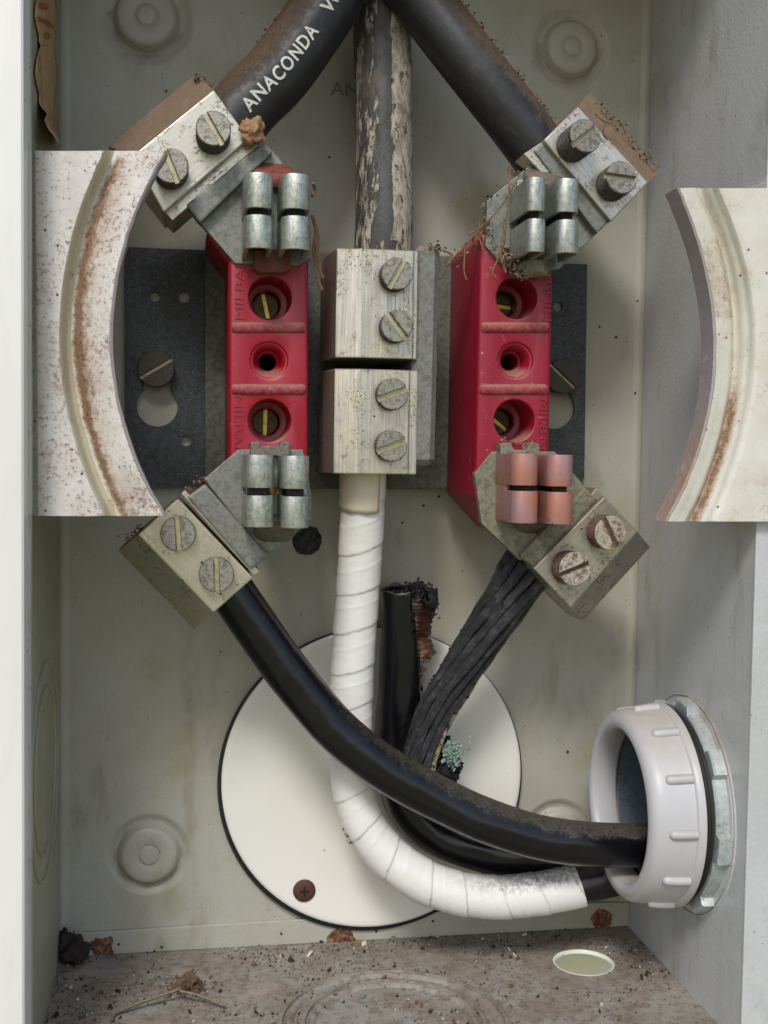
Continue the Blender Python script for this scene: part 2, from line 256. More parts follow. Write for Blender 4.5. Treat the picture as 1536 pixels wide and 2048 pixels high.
def prism(pts, df, db, bev=.5, seg=2, bm=None, mat=0):
    """outline points (mm, only x and z used) swept straight back from df to db in front of the back panel"""
    own = bm is None; b = BM()
    f = [b.verts.new((p[0], -df, p[-1])) for p in pts]; k = [b.verts.new((p[0], -db, p[-1])) for p in pts]
    b.faces.new(f); b.faces.new(list(reversed(k)))
    for i in range(len(pts)):
        j = (i+1) % len(pts); b.faces.new((f[j], f[i], k[i], k[j]))
    if bev: bevel(b, bev, seg)
    else: bmesh.ops.recalc_face_normals(b, faces=b.faces)
    for q in b.faces: q.material_index = mat
    return b if own else join(bm, b)
def join(bm, b):
    me = bpy.data.meshes.new('tmp'); b.to_mesh(me); b.free(); bm.from_mesh(me); bpy.data.meshes.remove(me); return bm
def pp(lst, d): return [P(x, y, d) for x, y in lst]
def circ(cx, cz, r, n=40, a0=0, a1=360): return [(cx+r*math.cos(R(a0+(a1-a0)*i/n)), 0, cz+r*math.sin(R(a0+(a1-a0)*i/n))) for i in range(n if a1-a0 == 360 else n+1)]
def sheet_holes(outer, holes, f0, f1):
    """plate with real holes; f0/f1 map an (u, v) outline point to the two faces"""
    b = BM(); rings = []
    for f in (f0, f1):
        es = []; rr = []
        for loop in [outer]+holes:
            vs_ = [b.verts.new(f(p[0], p[-1])) for p in loop]; rr.append(vs_)
            es += [b.edges.new((vs_[i], vs_[(i+1) % len(vs_)])) for i in range(len(vs_))]
        bmesh.ops.triangle_fill(b, edges=es, use_beauty=True); rings.append(rr)
    for a, k in zip(*rings):
        for i in range(len(a)):
            j = (i+1) % len(a); b.faces.new((a[i], a[j], k[j], k[i]))
    bmesh.ops.recalc_face_normals(b, faces=b.faces); return b
def resample(pts, step):
    ps = [Vector(p) for p in pts]; e = [ps[0]*2-ps[1]]+ps+[ps[-1]*2-ps[-2]]; out = []
    for i in range(1, len(e)-2):
        a, p, q, d = e[i-1:i+3]
        for k in range(24):
            t = k/24; out.append(.5*((2*p)+(q-a)*t+(2*a-5*p+4*q-d)*t*t+(3*p-a-3*q+d)*t**3))
    out.append(ps[-1]); res = [out[0]]; s = [0]
    for i in range(1, len(out)): s.append(s[-1]+(out[i]-out[i-1]).length)
    L = s[-1]; n = max(4, int(L/step)); j = 0; res = []
    for k in range(n+1):
        t = L*k/n
        while j < len(s)-2 and s[j+1] < t: j += 1
        u = (t-s[j])/max(1e-9, s[j+1]-s[j]); res.append(out[j].lerp(out[j+1], min(1, u)))
    return res, L
def frames(ps):
    fr = []
    for i, p in enumerate(ps):
        T = (ps[min(i+1, len(ps)-1)]-ps[max(0, i-1)]).normalized(); N = Vector((0,-1,0)); N = (N-T*T.dot(N)).normalized()
        fr.append((p, T, N, T.cross(N)))
    return fr
def tube(pts, r, step=1.5, seg=24, cap=True, bm=None, mat=0, attrs=None):
    """r is a number or f(s, theta, t) in mm; theta 0 faces the viewer side (-Y)"""
    bm = bm or BM(); ps, L = resample(pts, step); fr = frames(ps); n = len(ps); rows = []; lay = {}
    if attrs: lay = {k: (bm.verts.layers.float.get(k) or bm.verts.layers.float.new(k)) for k in attrs}
    for i, (p, T, N, B) in enumerate(fr):
        row = []
        for k in range(seg):
            th = 2*math.pi*k/seg; t = i/(n-1); s = L*t; rr = r if isinstance(r, (int, float)) else r(s, th, t)
            v = bm.verts.new(p+(N*math.cos(th)+B*math.sin(th))*rr)
            for a in lay: v[lay[a]] = attrs[a](s, th, t, v.co)
            row.append(v)
        rows.append(row)
    for a, b in zip(rows, rows[1:]):
        for k in range(seg):
            f = bm.faces.new((a[k], a[(k+1) % seg], b[(k+1) % seg], b[k])); f.material_index = mat
    if cap:
        for row, fl in ((rows[0], True), (rows[-1], False)):
            f = bm.faces.new(list(reversed(row)) if not fl else row); f.material_index = mat
    bmesh.ops.recalc_face_normals(bm, faces=bm.faces); return bm
def lathe(org, axis, prof, seg=48, bm=None, mat=0, close=True, mats=None):
    """profile of (height along axis, radius) turned round the axis"""
    own = bm is None; b = BM(); ax = Vector(axis).normalized(); u = Vector((0,0,1)) if abs(ax.z) < .9 else Vector((1,0,0)); u = (u-ax*ax.dot(u)).normalized(); v = ax.cross(u); rows = []
    for h, r in prof:
        rows.append([b.verts.new(Vector(org)+ax*h+(u*math.cos(2*math.pi*k/seg)+v*math.sin(2*math.pi*k/seg))*max(r, 1e-3)) for k in range(seg)])
    for q, (a, d) in enumerate(zip(rows, rows[1:])):
        for k in range(seg):
            f = b.faces.new((a[k], a[(k+1) % seg], d[(k+1) % seg], d[k])); f.material_index = mats[q] if mats else mat
    if close:
        for row in (rows[0], rows[-1]):
            if (row[0].co-row[seg//2].co).length > .01: b.faces.new(row).material_index = mat
    bmesh.ops.recalc_face_normals(b, faces=b.faces); return b if own else join(bm, b)
def torus(org, axis, Rr, r, seg=64, k=8): return lathe(org, axis, [(r*math.sin(2*math.pi*i/k), Rr+r*math.cos(2*math.pi*i/k)) for i in range(k+1)], seg, close=False)
def text_bm(s, size, ext=0, spacing=1.0, bold=0.0):
    cu = bpy.data.curves.new('t', 'FONT'); cu.body = s; cu.size = size; cu.extrude = ext; cu.align_x = 'LEFT'; cu.space_character = spacing; cu.resolution_u = 3; cu.offset = bold
    o = bpy.data.objects.new('t', cu); C.objects.link(o); dg = bpy.context.evaluated_depsgraph_get(); me = bpy.data.meshes.new_from_object(o.evaluated_get(dg))
    b = BM(); b.from_mesh(me); bpy.data.objects.remove(o); bpy.data.curves.remove(cu); bpy.data.meshes.remove(me); return b
def text_on(s, org, right, up, length, ext=.0, height=None, bold=.0):
    """flat lettering whose baseline starts at org"""
    b = text_bm(s, 10, ext*10, 1.0, bold); xs = [v.co.x for v in b.verts]; ys = [v.co.y for v in b.verts]; k = length/(max(xs)-min(xs)); ky = height/(max(ys)-min(ys)) if height else k
    r_, u_ = Vector(right).normalized(), Vector(up).normalized(); n_ = r_.cross(u_)
    for v in b.verts: v.co = Vector(org)+r_*((v.co.x-min(xs))*k)+u_*((v.co.y-min(ys))*ky)+n_*(v.co.z/10)
    return b
def screw(base, axis, r, h, slot, sw, sdp, thread=True, seg=40):
    """set screw: threaded shank, domed slotted head as one mesh (0 head, 1 thread, 2 slot floor)"""
    b = BM(); n = Vector(axis).normalized(); x = Vector(slot); x = (x-n*n.dot(x)).normalized(); y = n.cross(x)
    prof = [(-6, r*.93)]; z = 0.0; top = h-sdp; k = 0
    while thread and z < top-1.0:
        prof += [(z, r*.93), (z+.35, r), (z+.7, r), (z+1.05, r*.93)]; z += 1.25
    prof += [(top, r*(.99 if thread else 1))]
    nb = BM(); lathe((0,0,0), (0,0,1), prof, seg, nb, 1, close=False)
    f = nb.faces.new([nb.verts.new((r*math.cos(2*math.pi*i/seg), r*math.sin(2*math.pi*i/seg), top)) for i in range(seg)]); f.material_index = 2
    a0 = math.asin(min(.95, sw/2/r)); wob = random.uniform(.0, .25)
    for sg in (1, -1):
        out = [(r*math.cos(a0+(math.pi-2*a0)*i/22), sg*r*math.sin(a0+(math.pi-2*a0)*i/22)) for i in range(23)]
        lo = [nb.verts.new((px, py, top-.02)) for px, py in out]; mi = [nb.verts.new((px, py, h-.5)) for px, py in out]
        hi = []
        for px, py in out:
            qx, qy = px*.945, py*.945; qy = sg*max(abs(qy), sw/2+.25); hi.append(nb.verts.new((qx, qy, h+noise.noise(Vector((px, py, sg*3)))*wob)))
        for A, B_, mi_ in ((lo, mi, 1), (mi, hi, 0)):
            for i in range(23):
                j = (i+1) % 23; q = nb.faces.new((A[i], A[j], B_[j], B_[i])); q.material_index = mi_ if i < 22 else 0
        nb.faces.new(hi).material_index = 0
    bmesh.ops.recalc_face_normals(nb, faces=nb.faces)
    mtx = Matrix((x, y, n)).transposed().to_4x4(); mtx.translation = Vector(base); bmesh.ops.transform(nb, matrix=mtx, verts=nb.verts)
    return join(b, nb)
def blob(org, r, amp, freq, seed, squash=(1,1,1), sub=3, bm=None, mat=0):
    own = bm is None; b = BM(); bmesh.ops.create_icosphere(b, subdivisions=sub, radius=1)
    for v in b.verts:
        d = v.co.copy(); k = 1+amp*noise.fractal(d*freq+Vector((seed,seed*2,seed*3)), .8, 2.1, 4); v.co = Vector(org)+Vector((d.x*squash[0], d.y*squash[1], d.z*squash[2]))*r*k
    for f in b.faces: f.material_index = mat
    return b if own else join(bm, b)
def chip(bm, p, s, mat, flat=.35, n=None):
    ax = Vector((random.gauss(0,1), random.gauss(0,1), random.gauss(0,1))).normalized() if n is None else n
    u = ax.orthogonal().normalized(); v = ax.cross(u); k = random.choice((3,4,5,6,7)); a = random.random()*6; st_ = random.uniform(.35,1); top = []; bot = []
    for i in range(k):
        t = a+6.283*i/k; q = (u*math.cos(t)*random.uniform(.6,1.3)+v*math.sin(t)*st_*random.uniform(.5,1))*s
        top.append(bm.verts.new(p+q*.8+ax*s*flat)); bot.append(bm.verts.new(p+q-ax*s*flat*.3))
    fs = [bm.faces.new(top), bm.faces.new(list(reversed(bot)))]+[bm.faces.new((bot[i], bot[(i+1)%k], top[(i+1)%k], top[i])) for i in range(k)]
    for f in fs: f.material_index = mat
CRUMBS = ['crumb', 'crumb_dark', 'crumb_pale', 'crumb_teal', 'dirt']

# ------------------------------------------------------------------ the place: ground, house wall
b = BM(); bmesh.ops.create_grid(b, x_segments=8, y_segments=8, size=60000); bmesh.ops.translate(b, verts=b.verts, vec=(0,0,-1350)); obj('ground', b, 'lawn', kind='structure')
obj('house_wall', prism([(-5000,0,-1350),(6000,0,-1350),(6000,0,2500),(-5000,0,2500)], -6, -200, 0), 'house', label='pale olive painted house wall behind the meter box, seen through the floor hole', cat='wall')

# ------------------------------------------------------------------ enclosure
XL, XR = P(122,1000,0).x, P(1275,1000,0).x; ZF = P(600,1885,0).z; ZT = P(600,-190,0).z; DEP = 130
enc = thing('meter_enclosure', 'open grey painted sheet metal meter box with dirty floor, round embosses and white front rim', 'meter box', ((XL+XR)/2, 0, ZF))
bossP = [((293,35), 58, 94), ((1142,97), 54, 86), ((298,1708), 57, 84), ((1115,1670), 52, 80)]
kpx = 4.03
bc = [(P(x, y, 0), r/kpx, R2/kpx) for (x, y), r, R2 in bossP]
dc = P(744,1556,0); DR = 78.0
hub = [circ(p.x, p.z, R2, 56) for p, r, R2 in bc]
b = sheet_holes([(XL,0,ZF),(XR,0,ZF),(XR,0,ZT),(XL,0,ZT)], hub+[circ(dc.x, dc.z, DR-6, 64)], lambda u,v:(u,0,v), lambda u,v:(u,1.5,v))
obj('back_panel', b, 'paint', enc)
for p, r, R2 in bc:
    b = lathe(p, (0,-1,0), [(-2.1*(.5-.5*math.cos(math.pi*min(1,i/9*1.15))), R2+(r+1.6-R2)*i/9) for i in range(10)]+[(-1.2,r+.7),(1.6,r-.3),(2.4,r-1.3),(2.7,r-2.8),(2.8,r*.42),(2.6,r*.39),(2.2,r*.37),(2.2,r*.35),(2.9,r*.31),(3.1,r*.25),(3.1,.01)], 72, close=False)
    la = b.verts.layers.float.new('dirt')
    for v in b.verts: v[la] = max(0, min(1, (v.co.y-.6)/1.5))*(.5+.5*(1 if (v.co.z < p.z+2) else .25))*(.75+.4*noise.noise(v.co*.12))
    obj('emboss', b, 'emboss', enc, smooth=40)
b = prism([(XL-1.5,0,ZF-1.5),(XL,0,ZF-1.5),(XL,0,ZT),(XL-1.5,0,ZT)], DEP, -1.5, 0); obj('side_wall', b, 'paint_shaded_left', enc, label='narrow left side wall with a round knockout')
wc = PX(1372,1604,XR); CD, CZ = -wc.y, wc.z                                   # conduit axis on the right wall
b = sheet_holes([(0,0,ZF-1.5),(DEP,0,ZF-1.5),(DEP,0,ZT),(0,0,ZT)], [circ(CD, CZ, 41, 56)], lambda u,v:(XR,-u,v), lambda u,v:(XR+1.5,-u,v)); obj('side_wall', b, 'paint_lit_right', enc, label='right side wall, skylight put into its grey, with the conduit hole')
fh = PZ(1167,1925,ZF); kc = PZ(788,2047,ZF)
b = sheet_holes([(XL,0,0),(XR,0,0),(XR,0,DEP),(XL,0,DEP)], [circ(fh.x, -fh.y, 14.3, 40)], lambda u,v:(u,-v,ZF), lambda u,v:(u,-v,ZF-1.5)); obj('floor_panel', b, 'floor', enc)
b = lathe((fh.x, fh.y, ZF), (0,0,1), [(-1.6,14.4),(.15,15.0),(.3,14.6),(.0,14.1),(-1.6,14.0)], 48, close=False); obj('hole_rim', b, 'disc', enc, smooth=60)
for rr in (48, 38): obj('knockout_ring', lathe((kc.x, kc.y, ZF), (0,0,1), [(-.2,rr+3.6),(1.0,rr+2.8),(1.5,rr+1.8),(1.5,rr+.9),(.2,rr+.5),(.1,rr-.5),(1.5,rr-.9),(1.5,rr-2.6),(.9,rr-3.4),(-.2,rr-3.9)], 80, close=False), 'floor', enc, smooth=50)
b = prism([(XL,0,ZT),(XR,0,ZT),(XR,0,ZT+1.5),(XL,0,ZT+1.5)], DEP, 0, 0); obj('top_panel', b, 'paint', enc)
seam = [P(150,1867,2), P(560,1841,2), P(1200,1806,2)]
lip = [(XL+.3,0,ZF),(XR-.3,0,ZF),(XR-.3,0,P(1240,1806,2).z)]+[(p.x,0,p.z) for p in reversed(seam)]+[(XL+.3,0,P(128,1868,2).z)]
obj('bottom_lip', prism(lip, 2.0, .05, .6), 'emboss', enc)
for px, py, r in ((205,1893,6),(684,1874,6.5),(1203,1840,5.5)):
    p = P(px, py, 2); b = blob((p.x, -1.9, p.z), r, .45, 1.6, px, (1,.07,.9), 4); obj('spot_weld', b, 'rust', enc, smooth=60)
kl = PX(88,1600,XL); kz = kl.z
for rr, n in ((47, 'knockout_ring'), (36, 'knockout_ring')):
    obj(n, torus((XL+.2, -62, P(88,1500,60).z-8), (1,0,0), rr, .9), 'paint_shaded_left', enc, smooth=60)
obj('knockout_ring', lathe((XR, wc.y, CZ), (-1,0,0), [(0,51.5),(.5,51.2),(.6,50.2),(-.6,49.9),(-.6,49.6),(.9,49.3),(.9,41),(0,41)], 80, close=False), 'paint_lit_right', enc, smooth=40)
# front flange and the white outer frame at the left
obj('front_flange', prism([(P(49,0,DEP).x-3,0,ZF-1.5),(P(61,0,DEP).x,0,ZF-1.5),(P(61,0,DEP).x,0,ZT),(P(49,0,DEP).x-3,0,ZT)], DEP+1.5, DEP-4, .5), 'flange', enc, label='narrow rust flecked left front flange')
obj('front_flange', prism([(XR-.5,0,ZF-1.5),(XR+30,0,ZF-1.5),(XR+30,0,ZT),(XR-.5,0,ZT)], DEP+1.5, DEP, .5), 'paint_lit_right', enc, label='right front flange')
fx = P(48,1000,142).x
obj('front_frame', prism([(fx-40,0,ZF-40),(fx,0,ZF-40),(fx,0,ZT+10),(fx-40,0,ZT+10)], 142, DEP-2, 2.0, 3), 'frame', enc, label='glossy white outer frame along the left edge', smooth=30)

for x, sg in ((XL, 1), (XR, -1)):
    prof = [(x+sg*.02, -4.2)]+[(x+sg*(4-4*math.cos(R(a))), -(4-4*math.sin(R(a)))-.15) for a in range(0, 91, 10)]+[(x+sg*4.2, -.05)]
    b = BM(); A = [b.verts.new((px, py, ZF+.1)) for px, py in prof]; K = [b.verts.new((px, py, ZT-.1)) for px, py in prof]
    for i in range(len(prof)-1): b.faces.new((A[i], A[i+1], K[i+1], K[i]))
    obj('corner_bend', b, 'paint', enc, smooth=60)
# small stamped letters on the back panel
b = text_on('ANT', P(660,190,.3), (1,0,0), (0,0,1), 21, 0, 6.5, .15); obj('stamped_lettering', b, 'stamp', enc)

# ------------------------------------------------------------------ curved meter ring brackets
def ring_bracket(name, label, rows, depths, rust, beige, mat, wall_x, rim_d, rimrust):
    """rows: for each height the pixel x of every profile column, depths: mm of each column; a swept pressed-steel profile"""
    t = thing(name, label, 'bracket', (P(rows[5][1][0], rows[5][0], 118).x, -118, P(rows[-1][1][0], rows[-1][0], 118).z), 'curved ring brackets at the box sides')
    N = 70; b = BM(); lr = b.verts.layers.float.new('rust'); lb = b.verts.layers.float.new('beige'); grid = []
    ys = [r_[0] for r_ in rows]
    def samp(py, col):
        i = 0
        while i < len(ys)-2 and ys[i+1] < py: i += 1
        u = (py-ys[i])/(ys[i+1]-ys[i]); g = lambda k: rows[max(0, min(len(rows)-1, k))][1][col]
        a, p, q, d = g(i-1), g(i), g(i+1), g(i+2); return .5*(2*p+(q-a)*u+(2*a-5*p+4*q-d)*u*u+(3*p-a-3*q+d)*u**3)
    nc = len(depths); SUB = 4
    for j in range(N+1):
        py = ys[0]+(ys[-1]-ys[0])*j/N; row = []
        for cidx in range(nc-1):
            for k in range(SUB if cidx < nc-2 else SUB+1):
                u = k/SUB; us = u*u*(3-2*u); d = depths[cidx]+(depths[cidx+1]-depths[cidx])*us
                px = samp(py, cidx)+(samp(py, cidx+1)-samp(py, cidx))*u
                ye = py+ (1.5*noise.noise(Vector((px*.03, j*.0, 1))) if j in (0, N) else 0)
                v = b.verts.new(P(px, ye, d)+Vector((0, .35*noise.noise(Vector((px*.02, py*.02, 5))), 0)))
                q = cidx+u; v[lr] = rust(q, j/N); v[lb] = beige(q, j/N); row.append(v)
        grid.append(row)
    for a, k in zip(grid, grid[1:]):
        for i in range(len(a)-1): b.faces.new((a[i], a[i+1], k[i+1], k[i]))
    r = bmesh.ops.extrude_face_region(b, geom=list(b.faces)); bmesh.ops.translate(b, verts=[v for v in r['geom'] if isinstance(v, bmesh.types.BMVert)], vec=(0,2.0,0))
    bmesh.ops.recalc_face_normals(b, faces=b.faces); obj('bracket_plate', b, mat, t, smooth=40)
    # turned-back rim along the curved edge
    b = BM(); lr = b.verts.layers.float.new('rust'); rim = []
    ec = nc-1 if rim_d[0] > 0 else 0; sgn = 1 if rim_d[0] > 0 else -1
    for j in range(N+1):
        py = ys[0]+(ys[-1]-ys[0])*j/N; p = P(samp(py, ec), py, depths[ec]); n_ = noise.noise(Vector((0, py*.05, 2)))*.25; rw = []
        for dx, dy in ((-.2,1.0),(1.2,-.4),(2.0,.2),(2.0,1.0),(2.0,rim_d[1]),(1.0,rim_d[1]+.6),(-.2,rim_d[1])):
            v = b.verts.new(p+Vector((sgn*(dx-1.0)+n_, dy, 0))); v[lr] = rimrust(j/N); rw.append(v)
        rim.append(rw)
    for a, k in zip(rim, rim[1:]):
        for i in range(7): b.faces.new((a[i], a[(i+1)%7], k[(i+1)%7], k[i]))
    b.faces.new(rim[0]); b.faces.new(rim[-1]); bmesh.ops.recalc_face_normals(b, faces=b.faces); obj('rolled_rim', b, 'rim', t, smooth=45)
    # wing that turns back to the box side
    x0 = P(rows[5][1][0 if sgn > 0 else nc-1], rows[5][0], 118).x; zt = P(100, ys[0]+4, 118).z if sgn > 0 else P(1500, ys[0]+2, 118).z; zb = P(100, ys[-1]-4, 118).z if sgn > 0 else P(1500, ys[-1]-2, 118).z
    xa, xb = (x0-.6, x0+1.4) if sgn > 0 else (wall_x-3, wall_x-1)
    obj('mounting_wing', prism([(xa,0,zb),(xb,0,zb),(xb,0,zt),(xa,0,zt)], 116.5 if sgn > 0 else 134, 95, .3), mat, t)
    return t
def interp(tab, y):
    for (a, p), (b_, q) in zip(tab, tab[1:]):
        if a <= y <= b_: return p+(q-p)*(y-a)/(b_-a)
    return tab[0][1] if y < tab[0][0] else tab[-1][1]
sc = .3906
slopeS = [(55,520),(300,462),(450,390),(600,352),(750,326),(1000,305),(1200,312),(1350,340),(1600,425),(1925,535)]
valley = [(55,585),(300,490),(450,440),(600,408),(850,372),(1000,366),(1200,380),(1350,402),(1550,452),(1925,605)]
edgeL = [(55,835),(130,812),(300,715),(480,645),(700,595),(950,562),(1150,570),(1380,615),(1620,682),(1780,745),(1925,838)]
import numpy as np
def fit(tab, deg=4):
    co = np.polyfit([(a-1000)/1000 for a, _ in tab], [v for _, v in tab], deg); return lambda y: float(np.polyval(co, (y-1000)/1000))
slopeS, valley, edgeL = fit(slopeS, 2), fit(valley, 2), fit(edgeL, 4)
rowsL = []
for y in (55,130,300,480,700,950,1150,1380,1620,1780,1925):
    s0, v0, e0 = slopeS(y), valley(y), edgeL(y); l0 = 160+(y-55)*.008
    rowsL.append((280+y*sc, [l0*sc, (l0+26)*sc, (s0-10)*sc, (s0+.6*(v0-s0))*sc, v0*sc, (v0+(e0-v0)*.3)*sc, e0*sc]))
rowsL = [(y+( -0), xs) for y, xs in rowsL]
def rustL(q, t): return max(0, .95-abs(q-4.5)*(1.3 if q < 4.5 else .75))*(1 if t > .02 else .5)*(.75+.35*math.sin(t*3.1)) + (.25 if .58 < t < .66 and q < 4 and q > .8 else 0)
def slopeShadeL(q, t): return 1 if 2.2 < q < 3.9 else 0  # slope down to the groove: its shading painted on as beige
ring_bracket('ring_bracket', 'white pitted curved bracket at the left with a brown rust band in its groove', rowsL, [117,119.5,119.5,112.5,111.5,114,118.5], rustL, slopeShadeL, 'ringL', XL, (1, 8), lambda t: .15)
sr = .3614
e_ = [(100,255),(130,265),(250,318),(360,370),(480,408),(600,440),(750,458),(900,467),(1100,460),(1250,448),(1400,420),(1600,380),(1750,312),(1900,222),(1945,205)]
f_ = [(100,330),(150,350),(250,392),(400,435),(650,508),(900,530),(1000,530),(1250,508),(1550,440),(1700,390),(1850,312),(1945,262)]
l_ = [(100,440),(150,460),(420,562),(750,625),(1000,640),(1100,630),(1250,600),(1650,515),(1800,455),(1945,385)]
c_ = [(100,548),(350,650),(650,725),(900,748),(1250,728),(1600,642),(1800,575),(1945,515)]
e_, f_, l_, c_ = fit(e_), fit(f_), fit(l_), fit(c_)
rowsR = []
for y in (100,150,250,400,560,750,900,1050,1250,1450,1600,1750,1850,1945):
    e, f, l, k = e_(y), f_(y), l_(y), c_(y)
    rowsR.append((340+y*sr, [1240+v*sr for v in (f, f+(l-f)*.75, l-2, l+(k-l)*.55, k, k+26, 900)]))
def rustR(q, t): return (max(0, .8-abs(q-2.3)*.75)*max(0, min(1, (t-.5)*6)) if q < 4 else 0)+(.33 if .15 < t < .4 and q < 2 else 0)+(.1 if q < 2 else 0)
ring_bracket('ring_bracket', 'cream curved bracket at the right with a shade-coloured inner rim and few rust specks', rowsR, [132,129.5,125,131,136,136.5,136.5], rustR, lambda q, t: 0, 'ringR', P(1536,700,133).x, (-1, 12), lambda t: max(0, min(1, (t-.62)*5)))

# ------------------------------------------------------------------ mounting plate
pc = P(700,735,6)
mp_ = thing('mounting_plate', 'dark zinc plated steel plate with small holes and keyholes behind the red blocks', 'plate', (pc.x, 0, pc.z))
def hole(px, py, rpx, d=6, n=24): q = P(px, py, d); return circ(q.x, q.z, rpx/4.08, n)
def keyhole(px, py, r, npx, npy, nw):
    q, s = P(px, py, 6), P(npx, npy, 6); r /= 4.08; nw /= 4.08; a = math.degrees(math.asin(nw/r))
    return [(q.x+r*math.cos(R(90+a+(360-2*a)*i/40)), 0, q.z+r*math.sin(R(90+a+(360-2*a)*i/40))) for i in range(41)]+[(s.x+nw, 0, s.z), (s.x-nw, 0, s.z)]
po = [P(247,492,6), P(1178,527,6), P(1172,958,6), P(250,978,6)]
holes = [hole(310,592,10), hole(368,593,11), hole(372,881,11), hole(1120,612,10), keyhole(314,812,40,312,745,26), keyhole(1112,815,44,1120,750,26)]
b = sheet_holes([(p.x,0,p.z) for p in po], holes, lambda u,v:(u,-3.4,v), lambda u,v:(u,-1.6,v)); obj('base_plate', b, 'plate', mp_)
b = prism(pp([(410,494),(905,512),(905,978),(410,978)], 12), 13, 3.6, .8); obj('raised_channel', b, 'channel', mp_)
for px, py, sl in ((312,737,(.8,0,.5)), (1128,752,(.75,0,-.66))):
    q = P(px, py, 11); obj('mounting_screw', screw((q.x,-3.5,q.z), (0,-1,0), 8.8, 6.0, sl, 1.5, 1.6, False), ['dscrew','dscrew','slot'], mp_, smooth=35)

# ------------------------------------------------------------------ red insulator blocks
def insulator(label, x0, x1, hx, mx, scr, front, base, mat, txt):
    """x0/x1: pixel edges of the front face at top and bottom; real bores in a solid block"""
    D = 72; t = thing('insulator_block', label, 'insulator', (P((x0[0]+x1[0])/2, 720, 0).x, -13, P(0, 1000, 40).z), 'red plastic insulator blocks')
    out = [(q.x,0,q.z) for q in pp(front, D)]
    bores = [(P(hx[0],596,D), 9.4), (P(mx,721,D), 8.4), (P(hx[1],841,D), 9.4)]
    n = 40; bm = sheet_holes(out, [circ(p.x, p.z, r+.6, n) for p, r in bores], lambda u,v:(u,-D,v), lambda u,v:(u,-13.2,v))
    # keep only the front skin and outer sides; bores are turned below
    def inhole(f): q = f.calc_center_median(); return any((Vector((q.x,0,q.z))-Vector((p.x,0,p.z))).length < r+.65 and len(f.verts) == 4 for p, r in bores)
    bmesh.ops.delete(bm, geom=[f for f in bm.faces if inhole(f) or f.calc_center_median().y > -13.25], context='FACES')
    es = [e for e in bm.edges if len(e.link_faces) == 2 and e.calc_face_angle(0) > .6]
    bmesh.ops.bevel(bm, geom=es, offset=1.8, segments=3, profile=.5, affect='EDGES')
    for (p, r), kind in zip(bores, (0,1,0)):
        o = Vector((p.x,-D,p.z))
        if kind == 0: pr = [(0,r+.6),(-.25,r+.1),(-.8,r),(-22,r-.35),(-22.3,r-.5),(-22.5,6.6),(-22.8,6.2),(-34,6.2),(-34,.01)]
        else: pr = [(0,r+.6),(-.25,r),(-1.2,r-.5),(-1.4,r-1.3),(-2.5,6.2),(-9.5,4.9),(-10,4.2),(-10.3,3.9),(-54,3.9)]
        lathe(o, (0,-1,0), pr, n, bm, 0, close=False)
    bmesh.ops.remove_doubles(bm, verts=bm.verts, dist=.02)
    if base: prism(pp(base, 58), 60, 13.2, 2.5, 3, bm)
    obj('block_body', bm, mat, t, smooth=35)
    for y in (655, 779):
        l, r_ = P(x0[0]+(x0[1]-x0[0])*(y-500)/405+1, y, D), P(x1[0]+(x1[1]-x1[0])*(y-500)/405-1, y, D); u = Vector((0,.8,0))
        obj('cross_ridge', tube([l+u+Vector((1.0,0,0)), (l+r_)/2+u, r_+u-Vector((1.0,0,0))], lambda s,th,tt: 2.55*min(1, .72+8*min(tt, 1-tt)), 1.2, 16), 'ridge', t, smooth=60)
    for (p, r), sl, dp in ((bores[0], scr[0], 30), (bores[2], scr[1], 30)):
        obj('bore_screw', screw((p.x, -(D-34), p.z), (0,-1,0), 5.9, 4.5, sl, 1.9, 1.5, False), ['dbrass','dbrass','brass'], t, smooth=35)
    for s_, px, py, rt, up, L in txt:
        o = P(px, py, D); b = text_on(s_, o+Vector((0,-.02,0)), rt, up, L, .5, 3.4)
        obj('raised_lettering', b, mat, t)
    return t
insulator('red block at the left with two brass slot screws in its round holes', (458,457), (617,616), (540,539), 538, ((-.2,0,.9),(0.02,0,1)),
    [(457,470),(617,470),(616,985),(474,985),(457,935)], [(408,470),(470,440),(600,440),(600,500),(470,535),(450,526)], 'red',
    [('MILBANK', 486, 638, (0,0,1), (-1,0,0), 33), ('MILBANK', 469, 790, (0,0,-1), (1,0,0), 33)])
insulator('dusty red block at the right with a broad dark left side', (960,951), (1108,1097), (1034,1029), 1031, ((1,0,-.1),(.75,0,-.6)),
    [(961,478),(990,440),(1108,440),(1096,1040),(1066,1072),(1020,1072),(950,994)], None, 'red2',
    [('MILBANK', 1101, 643, (0,0,1), (-1,0,0), 33), ('MILBANK', 1080, 797, (0,0,-1), (1,0,0), 33)])

